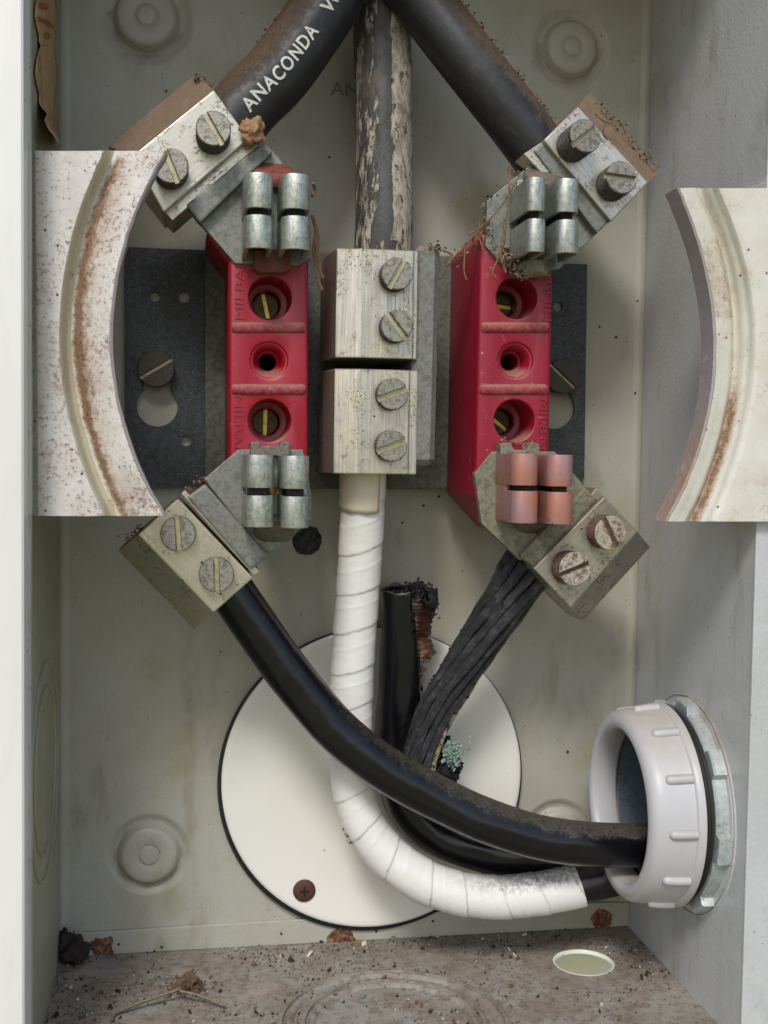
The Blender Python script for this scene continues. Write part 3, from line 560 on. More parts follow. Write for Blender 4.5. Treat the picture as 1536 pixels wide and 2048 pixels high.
# ------------------------------------------------------------------ terminals
def chamfer_block(A, B_, Cc, D_, A1, B1, df, do, db, bev=.6):
    b = BM(); V = lambda px, d: P(px[0], px[1], d)
    f = [V(q, df) for q in (A, B_, Cc, D_)]; o = [V(q, do) for q in (A1, B1)]; bk = lambda v: Vector((v.x, -db, v.z))
    v = [b.verts.new(q) for q in f+o+[bk(o[0]), bk(o[1]), bk(f[2]), bk(f[3])]]   # 0A 1B 2C 3D 4A1 5B1 6A2 7B2 8C2 9D2
    for q in ((0,1,2,3),(4,5,1,0),(6,7,5,4),(3,2,8,9),(0,3,9,6,4),(2,1,5,7,8),(7,6,9,8)): b.faces.new([v[i] for i in q])
    bevel(b, bev, 2, 15); return b
def finger(x0, x1, y0, y1, dt, db, rl, rr, th=2.0):
    """one rounded jaw finger: a strip bent over in a loop, open below"""
    l, r_ = P(x0, (y0+y1)/2, dt-5).x, P(x1, (y0+y1)/2, dt-5).x; zt, zb = P(x0, y0, dt).z, P(x0, y1, dt).z
    def loop(i):
        a, k, top = l+i, r_-i, dt-i; R1, R2 = max(.3, rl-i), max(.3, rr-i); pts = [(a, db)]
        pts += [(a+R1-R1*math.cos(R(90*q/8)), top-R1+R1*math.sin(R(90*q/8))) for q in range(9)]
        pts += [(k-R2+R2*math.sin(R(90*q/8)), top-R2+R2*math.cos(R(90*q/8))) for q in range(9)]
        pts += [(k, db+4)]; return pts
    o, n_ = loop(0), loop(th); b = BM(); rows = []
    for z in (zt, zb): rows.append(([b.verts.new((x, -d, z)) for x, d in o], [b.verts.new((x, -d, z)) for x, d in n_]))
    (o1, i1), (o2, i2) = rows; n = len(o)
    for i in range(n-1):
        b.faces.new((o1[i], o1[i+1], o2[i+1], o2[i])); b.faces.new((i1[i+1], i1[i], i2[i], i2[i+1])); b.faces.new((o1[i+1], o1[i], i1[i], i1[i+1])); b.faces.new((o2[i], o2[i+1], i2[i+1], i2[i]))
    for i in (0, n-1): b.faces.new((o1[i], o2[i], i2[i], i1[i]))
    bevel(b, .45, 2, 40); return b
def terminal(label, S):
    ctr = P(*S['jc'], 74); t = thing('line_terminal', label, 'terminal', (ctr.x, -60, ctr.z), 'aluminium jaw terminals round the red blocks')
    DF, DP, DB = 82, 74, 79
    A, B_, Cc, D_ = S['front']; A1, B1 = S['outer']
    obj('lug_body', chamfer_block(A, B_, Cc, D_, A1, B1, DF, S.get('do', 67), 46), S['alu'], t)
    if S.get('ledge'): obj('lug_ledge', prism(pp(S['ledge'], 77), 77.5, 48, .4), S['alu'], t)
    obj('bracket_plate', prism(pp(S['plate'], DP), DP, DP-5, .5), S['zinc'], t)
    obj('stiffening_bar', prism(pp(S['bar'], DB), DB, DP-4, 1.0), S['zinc'], t)
    jaw = obj('jaw', prism(pp(S['web'], DP+2), DP+2.2, DP-.5, .4), S['jaw'], t)
    for (x0, x1, rl, rr) in S['cols']:
        for (y0, y1) in S['rows']:
            dy = 2 if x0 != S['cols'][0][0] else 0
            obj('jaw_finger', finger(x0, x1, y0+dy+1, y1+dy, S.get('jt', 104), DP, rl, rr), S['jaw'], jaw, smooth=40)
    for (x0, x1, rl, rr) in S['cols']:
        y0, y1 = S['rows'][0][0], S['rows'][1][1]
        obj('slit_shade_fill', prism([P(x0+10, y0+10, 96), P(x1-10, y0+10, 96), P(x1-10, y1-9, 96), P(x0+10, y1-9, 96)], 97, DP, 1.5), 'slit_shade', jaw)  # dark box added inside each column so the slits look shaded
    if S.get('join'): obj('jaw_flank', prism(pp(S['join'], 99), 90, DP, .3), S['jaw'], jaw)
    cx, cy, rx = S['cap']; q = P(cx, cy, 79)
    b = lathe((q.x, -78, q.z), S.get('capax', (0,-1,0)), [(-3,.01),(-3,rx),(-.6,rx+.2),(.6,rx-.4),(1.2,rx*.8),(1.6,.01)], 40); obj('rivet', b, S['capm'], t, smooth=35)
    obj('retaining_clip', prism(pp(S['clip'], 80), 81, 73, .5), S['clipm'], t)
    for (hx, hy, h, ax, sl, r, mats) in S['screws']:
        ax = Vector(ax).normalized(); p = P(hx, hy, DF+h); base = p-ax*h
        obj('lug_screw', screw(base, ax, r, h, sl, 2.1, 2.0), mats, t, smooth=35)
    return t
SM = ['screw','thread','slot']; RM = ['corroded','rthread','rthread']
def slot(dx, dy): return (dx, 0, -dy)
M['alu1'] = alu('brushed_lug', R(41), c(200,195,180), .75); M['alu2'] = alu('brushed_lug_right', R(-48), c(202,198,188), .7); M['alu3'] = alu('brushed_lug_lower', R(-43), c(192,186,164), .6); M['alu4'] = alu('brushed_lug_sooted', R(42), c(172,164,150), .75)
terminal('upper left grey jaw terminal with a dusty lug and a red rivet cap', dict(jc=(553,420),
    front=((265,312),(428,180),(498,277),(327,425)), outer=((216,292),(392,147)), ledge=[(322,418),(496,266),(516,292),(345,442)], alu='alu1',
    plate=[(395,442),(545,300),(560,318),(622,420),(622,516),(597,531),(470,527),(413,461)], bar=[(372,409),(529,282),(546,303),(400,446)], zinc='zinc', jaw='jaw', web=[(492,350),(616,350),(616,500),(492,500)],
    cols=[(488,546,5.7,5.7),(562,620,5.7,5.7)], rows=[(341,413),(426,494)], cap=(549,343,8.9), capax=(0,-.6,.8), capm='red_cap', clip=[(508,500),(580,500),(580,540),(566,545),(520,545),(508,538)], clipm='clip',
    screws=[(427,256,13,(0,-1,.03),slot(85,145),7.1,SM),(342,331,11,(.02,-1,.02),slot(70,170),7.1,SM)]))
terminal('upper right grey jaw terminal with web dirt and tilted lug screws', dict(jc=(1087,425),
    front=((1155,213),(1296,365),(1223,443),(1088,280)), outer=((1181,184),(1319,345)), ledge=[(1047,308),(1085,283),(1130,335),(1096,360)], alu='alu2',
    plate=[(974,401),(1060,330),(1100,300),(1210,452),(1120,537),(1094,541),(1006,531),(971,492)], bar=[(1068,300),(1088,283),(1219,443),(1195,467)], zinc='zinc', jaw='jaw', web=[(1034,360),(1135,360),(1135,500),(1034,500)],
    cols=[(1050,1088,3.6,4.0),(1110,1155,4.2,4.4)], rows=[(351,420),(434,502)], cap=(1088,352,8.6), capax=(0,-.6,.8), capm='cap', clip=[(1045,520),(1100,520),(1100,545),(1092,552),(1028,552),(1028,540)], clipm='zinc_olive',
    screws=[(1172,271,13,(.16,-1,.10),slot(60,-45),7.3,SM),(1244,354,10.5,(.10,-1,.12),slot(100,4),7.3,SM)]))
terminal('lower left grey jaw terminal with a black cable and a chipped bar', dict(jc=(553,980),
    front=((428,1225),(276,1068),(356,997),(506,1156)), outer=((389,1259),(236,1101)), ledge=[(362,988),(370,980),(520,1143),(508,1152)], alu='alu3',
    plate=[(408,958),(477,899),(606,899),(623,990),(623,1040),(545,1107),(520,1100)], bar=[(374,994),(410,968),(537,1112),(502,1140)], zinc='zinc', jaw='jaw', web=[(492,912),(614,912),(614,1046),(492,1046)],
    cols=[(488,547,5.7,5.7),(562,618,5.7,5.7)], rows=[(908,976),(990,1055)], cap=(551,1064,9.0), capax=(0,-.62,-.78), capm='cap', clip=[(501,884),(518,883),(522,892),(558,892),(562,883),(579,884),(579,912),(501,912)], clipm='cap',
    screws=[(356,1068,5,(0,-1,0),slot(8,100),7.3,SM),(433,1150,5,(0,-1,0),slot(4,100),7.3,SM)]))
terminal('lower right terminal with heat reddened copper jaw and corroded screws', dict(jc=(1066,975),
    front=((1275,1063),(1141,1215),(1067,1137),(1209,992)), outer=((1301,1094),(1165,1243)), ledge=[(1192,975),(1208,992),(1190,1012),(1176,996)], alu='alu4',
    plate=[(949,948),(985,903),(1110,903),(1180,985),(1042,1122),(964,1048)], bar=[(1167,977),(1196,998),(1070,1137),(1040,1112)], zinc='zinc_olive', jaw='pink', web=[(1004,914),(1120,914),(1120,1038),(1004,1038)],
    cols=[(1021,1075,5.0,5.6),(1092,1144,5.1,5.2)], rows=[(906,971),(981,1047)], join=[(1021.6,962),(1030,962),(1030,992),(1021.6,992)], cap=(1073,1047,8.9), capax=(0,-.62,-.78), capm='cap', clip=[(1000,888),(1018,884),(1028,900),(1052,900),(1062,884),(1078,888),(1078,912),(1000,912)], clipm='zinc_olive',
    screws=[(1222,1066,9,(.10,-1,-.02),slot(45,85),7.6,RM),(1151,1138,9,(.10,-1,0),slot(95,-35),7.6,RM)]))
q = P(543,979,90); obj('brass_stud', lathe((q.x,-86,q.z), (0,-1,0), [(-8,2.6),(0,2.6),(.6,2.0),(.8,.01)], 20), 'brass', loc=(q.x,-86,q.z), smooth=40, label='small bright brass stud end showing between the lower left jaw fingers', cat='stud')

# ------------------------------------------------------------------ centre neutral lug
M['alu0'] = alu('brushed_neutral', R(90), c(202,196,185), .65, c(154,147,138))
nl = thing('neutral_terminal', 'double silver neutral lug with four slotted screws in the middle, white cable below', 'terminal', (P(740,720,60).x, -13, P(740,720,60).z))
for pts in (((672,500),(721,497),(826,495),(835,497),(835,712),(826,714),(721,714),(672,716)), ((671,741),(720,739),(821,738),(838,740),(838,949),(821,949),(720,948),(671,948))):
    ys_ = (pts[0][1], pts[-1][1]); b = BM(); zt, zb = P(740, ys_[0]-3, 72).z, P(740, ys_[1], 72).z
    xs = [(P(pts[0][0]-22, 600, 50).x, 50), (P(pts[0][0], 600, 69.6).x, 69.6), (P(pts[1][0], 600, 72).x, 72), (P(pts[2][0], 600, 72).x, 72), (P(pts[2][0], 600, 72).x+.4, 70.6), (P(pts[3][0], 600, 70.6).x, 70.6), (P(pts[3][0], 600, 70.6).x, 30), (P(pts[0][0]-22, 600, 50).x, 30)]
    f = [b.verts.new((x, -d, zt)) for x, d in xs]; k = [b.verts.new((x, -d, zb)) for x, d in xs]; b.faces.new(f); b.faces.new(list(reversed(k)))
    for i in range(8): b.faces.new((f[i], k[i], k[(i+1)%8], f[(i+1)%8]))
    bevel(b, .5, 2, 12); obj('lug_body', b, 'alu0', nl)
obj('side_bar', prism([(P(838,0,70).x,0,P(860,490,70).z),(P(890,0,70).x,0,P(860,490,70).z),(P(886,0,70).x,0,P(860,931,70).z),(P(834,0,70).x,0,P(860,931,70).z)], 70, 14, 2.6, 1), 'bar', nl)
for hx, hy, h, sl in ((795,547,9,slot(60,-110)), (794,652,8,slot(75,95)), (786,788,7,slot(120,-45)), (784,892,7,slot(120,-48))):
    p = P(hx, hy, 72+h); obj('lug_screw', screw((p.x,-72,p.z), (0,-1,0), 6.9, h, sl, 2.4, 2.0), SM, nl, smooth=35)
q0, q1 = P(656,560,58), P(656,655,58)

# ------------------------------------------------------------------ cables
def cab(name, label, pts, r, mat, step=1.6, seg=32, group=None, dents=.0, attrs=None):
    V = [P(*p) for p in pts]; seed = pts[0][0]
    rf = (lambda s, th, t: r*(1+dents*noise.noise(Vector((s*.04, th*.8, seed))))) if dents else r
    t = thing(name, label, 'cable', V[0], group); obj('sheath', tube(V, rf, step, seg, attrs=attrs), mat, t, smooth=60); return t, V
G = 'heavy cables in the meter box'
c1, v1 = cab('supply_cable', 'thick black cable at upper left printed with white lettering', [(452,262,60),(500,203,60),(553,150,58),(610,74,55),(657,0,52),(695,-80,48),(720,-190,46)], 14.6, 'rubber', group=G, dents=.02)
c2, v2 = cab('supply_cable', 'thick black cable at upper right entering the dusty right lug', [(1110,352,60),(1062,283,60),(950,138,58),(843,0,52),(785,-80,48),(755,-190,46)], 13.2, 'rubber', group=G, dents=.02)
v3x = P(767,300,42).x
c3, v3 = cab('neutral_cable', 'worn middle cable with peeled pale patches entering the neutral lug', [(765,520,48),(768,440,46),(768,300,40),(766,150,36),(764,0,32),(760,-190,32)], 13.3, 'bare', group=G, dents=.06, attrs={'pale': lambda s, th, t, co: (.95 if co.x > v3x+2.2 else .57 if co.x < v3x-3 else .12)+.15*noise.noise(Vector((s*.05, th, 2)))})
c4, v4 = cab('load_cable', 'glossy dusty black cable sweeping from lower left lug into the conduit', [(440,1150,60),(468,1190,60),(515,1258,60),(562,1325,60),(612,1390,60),(665,1452,60),(722,1502,61),(790,1550,62),(870,1594,63),(960,1637,65),(1050,1668,66),(1135,1684,67),(1220,1690,67),(1310,1690,67),(1460,1690,62),(1640,1690,60)], 10.3, 'black', group=G, dents=.03)
# printed words that follow the round of the cable
def print_on(parent, V, r, words, s0, size, phi0):
    ps, L = resample(V, .5)
    for txt, st, ln in words:
        b = text_bm(txt, 10, 0, 1.15, .22); bmesh.ops.subdivide_edges(b, edges=b.edges, cuts=1); xs = [v.co.x for v in b.verts]; ys = [v.co.y for v in b.verts]; k = ln/(max(xs)-min(xs)); ky = size/(max(ys)-min(ys)); ym = (max(ys)+min(ys))/2
        for v in b.verts:
            s = st+(v.co.x-min(xs))*k; i = min(len(ps)-2, max(1, int(s/.5))); p = ps[i].lerp(ps[i+1], min(1, max(0, s/.5-i))); T = (ps[min(i+3,len(ps)-1)]-ps[max(0,i-3)]).normalized(); N = Vector((0,-1,0)); N = (N-T*T.dot(N)).normalized()
            U = N.cross(T); U = U if U.dot(Vector((-T.z,0,T.x))) > 0 else -U; ph = phi0+(v.co.y-ym)*ky/r
            v.co = p+(N*math.cos(ph)+U*math.sin(ph))*(r*1.012+.15)
        obj('printed_lettering', b, 'print', parent)
print_on(c1, v1, 14.6, [('ANACONDA', 9.5, 46), ('WIRE', 64.5, 24)], 0, 6.0, -.16)
# white taped cable: the tape is wound, every turn laps the last
WP = [(728,930,52),(726,1000,48),(722,1080,44),(714,1200,40),(707,1300,38),(702,1400,37),(702,1500,37),(707,1575,37),(728,1645,39),(768,1702,41),(830,1752,44),(905,1783,46),(990,1794,47),(1070,1788,48),(1140,1775,48.5),(1166,1768,49),(1230,1752,50),(1300,1738,50),(1460,1725,50),(1640,1722,50)]
WV = [P(*p) for p in WP]; wt = thing('taped_cable', 'cable wrapped in white tape curving from the neutral lug into the conduit', 'cable', WV[0], G)
psW, LW = resample(WV, .5); iend = min(range(len(psW)), key=lambda i: (psW[i]-P(1160,1769,49)).length); sE = LW*iend/(len(psW)-1); ib = min(range(len(psW)), key=lambda i: (psW[i]-P(722,1078,44)).length); sB = LW*ib/(len(psW)-1)
obj('sheath', tube(WV, 9.3, 1.5, 32), 'black', wt, smooth=60)
PIT = [0]; 
def seam(s, th): return ((s+3*noise.noise(Vector((s*.03,7,1))))/19.5 - .18*math.cos(th-math.pi*.5) + .03*noise.noise(Vector((th*2, s*.1, 3)))) % 1
def rt(s, th, t): f = seam(s, th); return 10.05+.10*noise.noise(Vector((s*.12,th*1.5,2)))+ (.48*f if f < .95 else .48*(1-f)/.05) + .22*noise.noise(Vector((s*.35, th*1.6, 6)))*.4 + .3*max(0, 1-abs(f-.35)/.06)*.6
sub = [psW[i] for i in range(0, iend, 4)]+[psW[iend]]
def sootf(s, th, t, co):
    u = max(0, (t-.74)*4); up_ = math.sin(th) ; return max(0, min(.6, u))
b = tube(sub, rt, .55, 44, attrs={'dirt': lambda s, th, t, co: (.35+.3*noise.noise(Vector((s*.3, th, 4)))) if seam(s, th) > .965 and noise.noise(Vector((s*.2, th*1.3, 9))) > -.35 else 0, 'soot': sootf}); obj('tape_wrap', b, 'tape', wt, smooth=70)
top = [psW[i] for i in range(0, ib-30, 4)]
b = BM(); rows = []
for i, (p, T, N, B_) in enumerate(frames(top)):
    row = []
    for k in range(22):
        th = R(-32+172*k/21); e = 1.5*noise.noise(Vector((k*.25, 3, i*.02))) if i == len(top)-1 else 0
        row.append(b.verts.new(p+(N*math.cos(th)+B_*math.sin(th))*(10.95+.18*noise.noise(Vector((i*.15,th*2,5)))+(.35 if k < 2 else 0))+T*e))
    rows.append(row)
for a_, k_ in zip(rows, rows[1:]):
    for i in range(21): b.faces.new((a_[i], a_[i+1], k_[i+1], k_[i]))
bmesh.ops.recalc_face_normals(b, faces=b.faces)
o = obj('tape_flap', b, 'beige', wt, smooth=60, label='beige aged flap of tape just under the lug'); md = o.modifiers.new('thick', 'SOLIDIFY'); md.thickness = .4*MM; md.offset = 0
# burnt cable: split sheath with a torn amber film
BP = [(804,1178,32),(806,1240,30),(806,1310,27),(800,1400,24),(794,1480,22),(798,1550,22),(822,1617,23),(880,1668,25),(960,1697,29),(1050,1707,33),(1200,1710,36),(1320,1706,38),(1500,1700,42),(1640,1700,44)]
BV = [P(*p) for p in BP]; bt = thing('burnt_cable', 'black cable burst open and burnt at its upper end beside the white cable', 'cable', BV[0], G)
ps, L = resample(BV, 1.2); fr = frames(ps); b = BM(); SEG = 40; rows = []
for i, (p, T, N, B_) in enumerate(fr):
    s = L*i/(len(fr)-1); k = max(0, 1-s/58); row = []
    for q in range(SEG):
        th = 2*math.pi*q/SEG; rr = 11.2*(.80+.20*min(1, s/30)+.10*math.exp(-s/4))*(1+.06*noise.noise(Vector((s*.05, th, 4)))) + 1.1*math.exp(-s/3)*noise.noise(Vector((th*2,s*.5,8)))
        row.append(b.verts.new(p+(N*math.cos(th)+B_*math.sin(th))*rr+T*(2.5*noise.noise(Vector((th*1.5,3,1))) if i == 0 else 0)))
    rows.append(row)
side = 1 if fr[10][3].x > 0 else -1
for i in range(len(rows)-1):
    s = L*i/(len(fr)-1); wid = (.95*max(0, 1-(s/62)**2)+.25*noise.noise(Vector((s*.35, 1, 2)))) if s < 62 else 0
    for q in range(SEG):
        th = 2*math.pi*(q+.5)/SEG; dth = abs((th-(math.pi/2*.82 if side > 0 else 2*math.pi-math.pi/2*.82)+math.pi) % (2*math.pi)-math.pi)
        if dth < wid: continue
        b.faces.new((rows[i][q], rows[i][(q+1)%SEG], rows[i+1][(q+1)%SEG], rows[i+1][q]))
bmesh.ops.delete(b, geom=[v for v in b.verts if not v.link_faces], context='VERTS'); bmesh.ops.recalc_face_normals(b, faces=b.faces)
o = obj('sheath', b, 'black', bt, smooth=60); md = o.modifiers.new('thick', 'SOLIDIFY'); md.thickness = 1.6*MM; md.offset = -1
fl = [(1183,808,868),(1200,812,874),(1215,816,872),(1232,816,862),(1250,817,858),(1262,817,862),(1275,819,856),(1290,824,862),(1305,832,868),(1318,834,860),(1335,834,842),(1352,836,846),(1372,838,843)]
b = BM(); la = b.verts.layers.float.new('amber'); rows = []
for j in range(96):
    y = 1183+j*2.0; x0 = interp([(a, l) for a, l, r_ in fl], y); x1 = interp([(a, r_) for a, l, r_ in fl], y)+2+5*noise.noise(Vector((0,y*.17,3)))+12*noise.noise(Vector((0,y*.09,8))); row = []
    for k in range(13):
        u = k/12; v = b.verts.new(P(x0-6+(x1-x0+6)*u, y+2*noise.noise(Vector((u*2,y*.04,1))), 32+.22*math.sin(y*.8+u*2+3*noise.noise(Vector((0,y*.03,5))))*min(1,u*2)+3.5*math.sin(u*2.6)-6*u*u+2.5*noise.noise(Vector((u*2,y*.03,5))))); v[la] = max(0, min(1, (y-1268)/25))*(.75+.25*math.sin(y*.3)); row.append(v)
    rows.append(row)
for a, k in zip(rows, rows[1:]):
    for i in range(12): b.faces.new((a[i], a[i+1], k[i+1], k[i]))
o = obj('torn_film', b, 'film', bt, smooth=80); md = o.modifiers.new('thick', 'SOLIDIFY'); md.thickness = .35*MM
b = BM(); rows = []
for j in range(26):
    y = 1178+j*2.6; row = []
    for k in range(9):
        u = k/8; row.append(b.verts.new(P(846+26*u+5*noise.noise(Vector((u*2,j*.2,4))), y+9*u*noise.noise(Vector((u*4,j*.35,7))), 34+5*math.sin(u*3.0)+3*noise.noise(Vector((u*2,j*.15,1))))))
    rows.append(row)
for j, (a_, k_) in enumerate(zip(rows, rows[1:])):
    for i in range(8):
        if noise.noise(Vector((i*.45, j*.22, 3)))+ (.5-abs(i/7-.75)) - max(0, j-9)*.05 > -.05: b.faces.new((a_[i], a_[i+1], k_[i+1], k_[i]))
bmesh.ops.delete(b, geom=[v for v in b.verts if not v.link_faces], context='VERTS')
o = obj('sheath_flap', b, 'soot', bt, smooth=60); md = o.modifiers.new('thick', 'SOLIDIFY'); md.thickness = .9*MM
b = BM()
for i in range(190):
    x = random.gauss(815,24); y = 1182+abs(random.gauss(0,9))-(12 if 808 < x < 830 else 0)*random.random()*1.8+max(0, x-835)*.35
    if 778 < x < 872: chip(b, P(x, y, 33+random.uniform(-6,6)), random.uniform(.5,1.5), 0, .5)
for i in range(120):
    x = random.uniform(832,872); chip(b, P(x, 1176+random.gauss(0,7)+max(0,x-845)*.5, 34+random.uniform(-3,3)), random.uniform(.5,1.6), 0, .5)
for i in range(16):
    y = 1190+i*9; chip(b, P(interp([(a, r_) for a, l, r_ in fl], y)+random.uniform(-3,6), y, 31), random.uniform(.4,1.1), 0, .4)
obj('charred_rim', b, 'soot', bt, kind='stuff')
# burnt stranded conductor
SP = [(1062,1128,58),(1040,1160,56),(1000,1222,52),(952,1292,47),(908,1362,42),(872,1422,38),(848,1490,35),(838,1545,34),(850,1590,33)]
SV = [P(*p) for p in SP]; st = thing('burnt_strands', 'charred twisted bare strands running down from the lower right lug', 'conductor', SV[0])
ps, L = resample(SV, 1.5); fr = frames(ps)
for k in range(13):
    a0 = 2*math.pi*k/12; pts = []
    for i, (p, T, N, B_) in enumerate(fr):
        t = i/(len(fr)-1); th = a0+t*1.5+.15*noise.noise(Vector((t*5,k,1))); rad = (9.2-2.7*t)*(1+.18*max(0,1-t/.16)) if k < 12 else 0; rad += .5*noise.noise(Vector((t*4,k*3,7)))
        pts.append(p+(N*math.cos(th)+B_*math.sin(th))*rad)
    seedk = k*9.1; R0 = (2.3+.4*math.sin(k*2.4)) if k < 12 else 6.5
    b = tube(pts[::3]+[pts[-1]], lambda s, th, t: R0*(1.02-.25*t)*(.95+.22*noise.fractal(Vector((s*.07, math.cos(th)*.9+seedk, math.sin(th)*.9)), .8, 2, 4)), [.9][0], 16, attrs={'yel': lambda s, th, t, co: max(0, min(1, (t-.38)*6))} if k in (7,8) else None)
    obj('strand', b, 'ystrand' if k in (7,8) else 'char', st, smooth=70, label='strand with pale yellow corrosion' if k in (7,8) else None)
b = BM()
for i in range(520):
    p, T, N, B_ = random.choice(fr); th = random.choice((math.pi/2, -math.pi/2))+random.gauss(0,.5); chip(b, p+(N*math.cos(th)+B_*math.sin(th))*random.uniform(8.6,11.2)*(1-.25*fr.index((p,T,N,B_))/len(fr)), random.uniform(.3,1.3), 0, .8)
obj('char_flakes', b, 'soot', st, kind='stuff')
# verdigris lump on charred remains
q = P(880,1530,30); vt = thing('corroded_lump', 'black charred stub crusted with pale green corrosion beside the strands', 'corrosion', q)
b = BM()
for x, y, r, s in ((862,1530,6.0,1),(880,1545,5.2,2),(895,1530,4.8,3),(878,1500,5.5,4),(848,1552,6.5,5),(893,1552,3.6,6)): blob(P(x+6, y, 32), r, .75, 1.7, s, (1,1,1.1), 4, b)
obj('charred_core', b, 'soot', vt, smooth=50)
b = BM()
for x, y, r, s in ((904,1497,3.2,11),(912,1508,2.8,12),(898,1514,2.4,13),(903,1526,2.0,15)): blob(P(x, y, 36.5), r, .55, 1.6, s, (1,.6,1), 4, b)
for i in range(120):
    n_ = Vector((random.gauss(0,.55), -1, random.gauss(.1,.55))).normalized(); chip(b, P(random.gauss(904,11), random.gauss(1507,13), random.uniform(37.5,40)), random.uniform(.5,1.9), 0, .18, n_)
obj('green_crust', b, 'verd', vt, smooth=50)

# ------------------------------------------------------------------ round cover disc
dt_ = thing('cover_disc', 'large round cream white cover plate with a black gasket edge', 'cover', (dc.x, 0, dc.z-DR))
b = lathe((dc.x,0,dc.z), (0,-1,0), [(.1,DR-9),(.1,DR-.5),(2.6,DR+.3),(3.8,DR-.2),(4.1,DR-3),(4.1,.01)], 128, close=False); obj('gasket', b, 'gasket', dt_, smooth=50)
e = P(747.5,1555,4); b = lathe((e.x,0,e.z), (0,-1,0), [(4.3,DR-2.2),(5.3,DR-1.4),(5.8,DR-1.7),(6.2,DR-3),(6.0,DR-5),(6.0,DR*.6),(6.0,.01)], 128, close=False); obj('disc_plate', b, 'disc', dt_, smooth=50)
q = P(609,1783,7.5); b = lathe((q.x,-6.1,q.z), (0,-1,0), [(0,5.7),(.7,5.6),(1.5,4.4),(1.8,2.8),(1.8,.01)], 36, close=False); sc_ = obj('cover_screw', b, 'bscrew', dt_, smooth=50)
b = prism([(q.x-2.6,0,q.z-.5),(q.x+2.6,0,q.z-.5),(q.x+2.6,0,q.z+.5),(q.x-2.6,0,q.z+.5)], 8.1, 7.5, .1); prism([(q.x-.5,0,q.z-2.6),(q.x+.5,0,q.z-2.6),(q.x+.5,0,q.z+2.6),(q.x-.5,0,q.z+2.6)], 8.15, 7.5, .1, 2, b); obj('black_cross', b, 'gasket', sc_)  # raised black cross, the darkness of a sunk recess put in as colour

# ------------------------------------------------------------------ conduit bushing on the right wall
fit = thing('conduit_bushing', 'pale grey plastic bushing with ribs and zinc locknut on the right wall', 'bushing', (XR, -CD, CZ)); O = (XR, -CD, CZ); AX = (-1,0,0)
b = lathe(O, AX, [(11,46.6),(14,46.6),(14.6,46.0),(14.9,45.2),(16,44.9),(28,44.0),(31,43.2),(33,41.8),(34,39.5),(34.2,37.6),(33.6,36),(32.5,35.3),(30,35),(22,35),(21,36)], 96, close=False); bush = obj('bushing_ring', b, 'bush', fit, smooth=45)
for k in range(12):
    a = 2*math.pi*k/12; d0 = Vector((0, math.cos(a), math.sin(a))); pts = [Vector(O)+Vector((-h,0,0))+d0*rr for h, rr in ((15,45.2),(22,44.8),(27,44.0))]
    obj('grip_rib', tube(pts, lambda s,th,t: 2.1*min(1, .5+(1-t)*8), 1.2, 12), 'bush', bush, smooth=60)
b = lathe(O, AX, [(0,41),(12,41)]+[(x, 43+.6*(i%2)) for i, x in enumerate((12,11.2,10.4,9.6,8.8,8,7.2,6.4))]+[(0,43.2)], 80, close=False); obj('pipe_thread', b, 'pthread', fit, smooth=30)
prof_o = lambda a: 46.6+(3.4 if abs(((math.degrees(a)+14) % 45)-22.5) < 8 else 0)
b = BM(); n = 240; R1 = [[b.verts.new(Vector(O)+Vector((-h,0,0))+Vector((0,math.cos(2*math.pi*i/n),math.sin(2*math.pi*i/n)))*(rr if rr else prof_o(2*math.pi*i/n)-k_)) for i in range(n)] for h, rr, k_ in ((.8,None,0),(5.8,None,0),(6.6,None,.9),(6.6,44.5,0),(6.2,43.4,0),(.8,43.4,0))]
for a, d in zip(R1, R1[1:]):
    for i in range(n): b.faces.new((a[i], a[(i+1)%n], d[(i+1)%n], d[i]))
bmesh.ops.recalc_face_normals(b, faces=b.faces); obj('locknut', b, 'nut', fit, smooth=30)
b = lathe(O, AX, [(20,35.2),(8,37.5),(-20,38),(-160,38),(-160,41.2),(-2,41.2),(2,41.2)], 64, close=False); obj('conduit_pipe', b, 'pipe', fit, smooth=40)

# ------------------------------------------------------------------ torn paper label at the upper left
pt = thing('paper_label', 'torn curling brown paper label with red print at the upper left', 'label', P(80,280,60))
pl = [(-60,62,104),(0,62,105),(40,63,105),(65,66,104),(90,82,105),(110,74,104),(140,70,104),(165,70,103),(190,72,101),(210,80,99),(228,95,101),(240,88,103),(260,97,110),(275,110,117),(292,121,123)]
b = BM(); rows = []
for j in range(90):
    y = -60+j*352/89; x0 = interp([(a, l) for a, l, r_ in pl], y); x1 = interp([(a, r_) for a, l, r_ in pl], y); row = []
    for k in range(9):
        u = k/8; d = 92-66*u+6*math.sin(y*.055+u*3)+3*noise.noise(Vector((u*2,y*.05,3))); row.append(b.verts.new(P(x0+(x1-x0)*u, y+2*noise.noise(Vector((u*4,y*.03,1))), max(8, d))))
    rows.append(row)
for a, k in zip(rows, rows[1:]):
    for i in range(8): b.faces.new((a[i], a[i+1], k[i+1], k[i]))
for v in b.verts: v.co.x = max(v.co.x, XL+.6)
o = obj('label_sheet', b, 'paper', pt, smooth=80); md = o.modifiers.new('thick', 'SOLIDIFY'); md.thickness = .25*MM
sheet = o
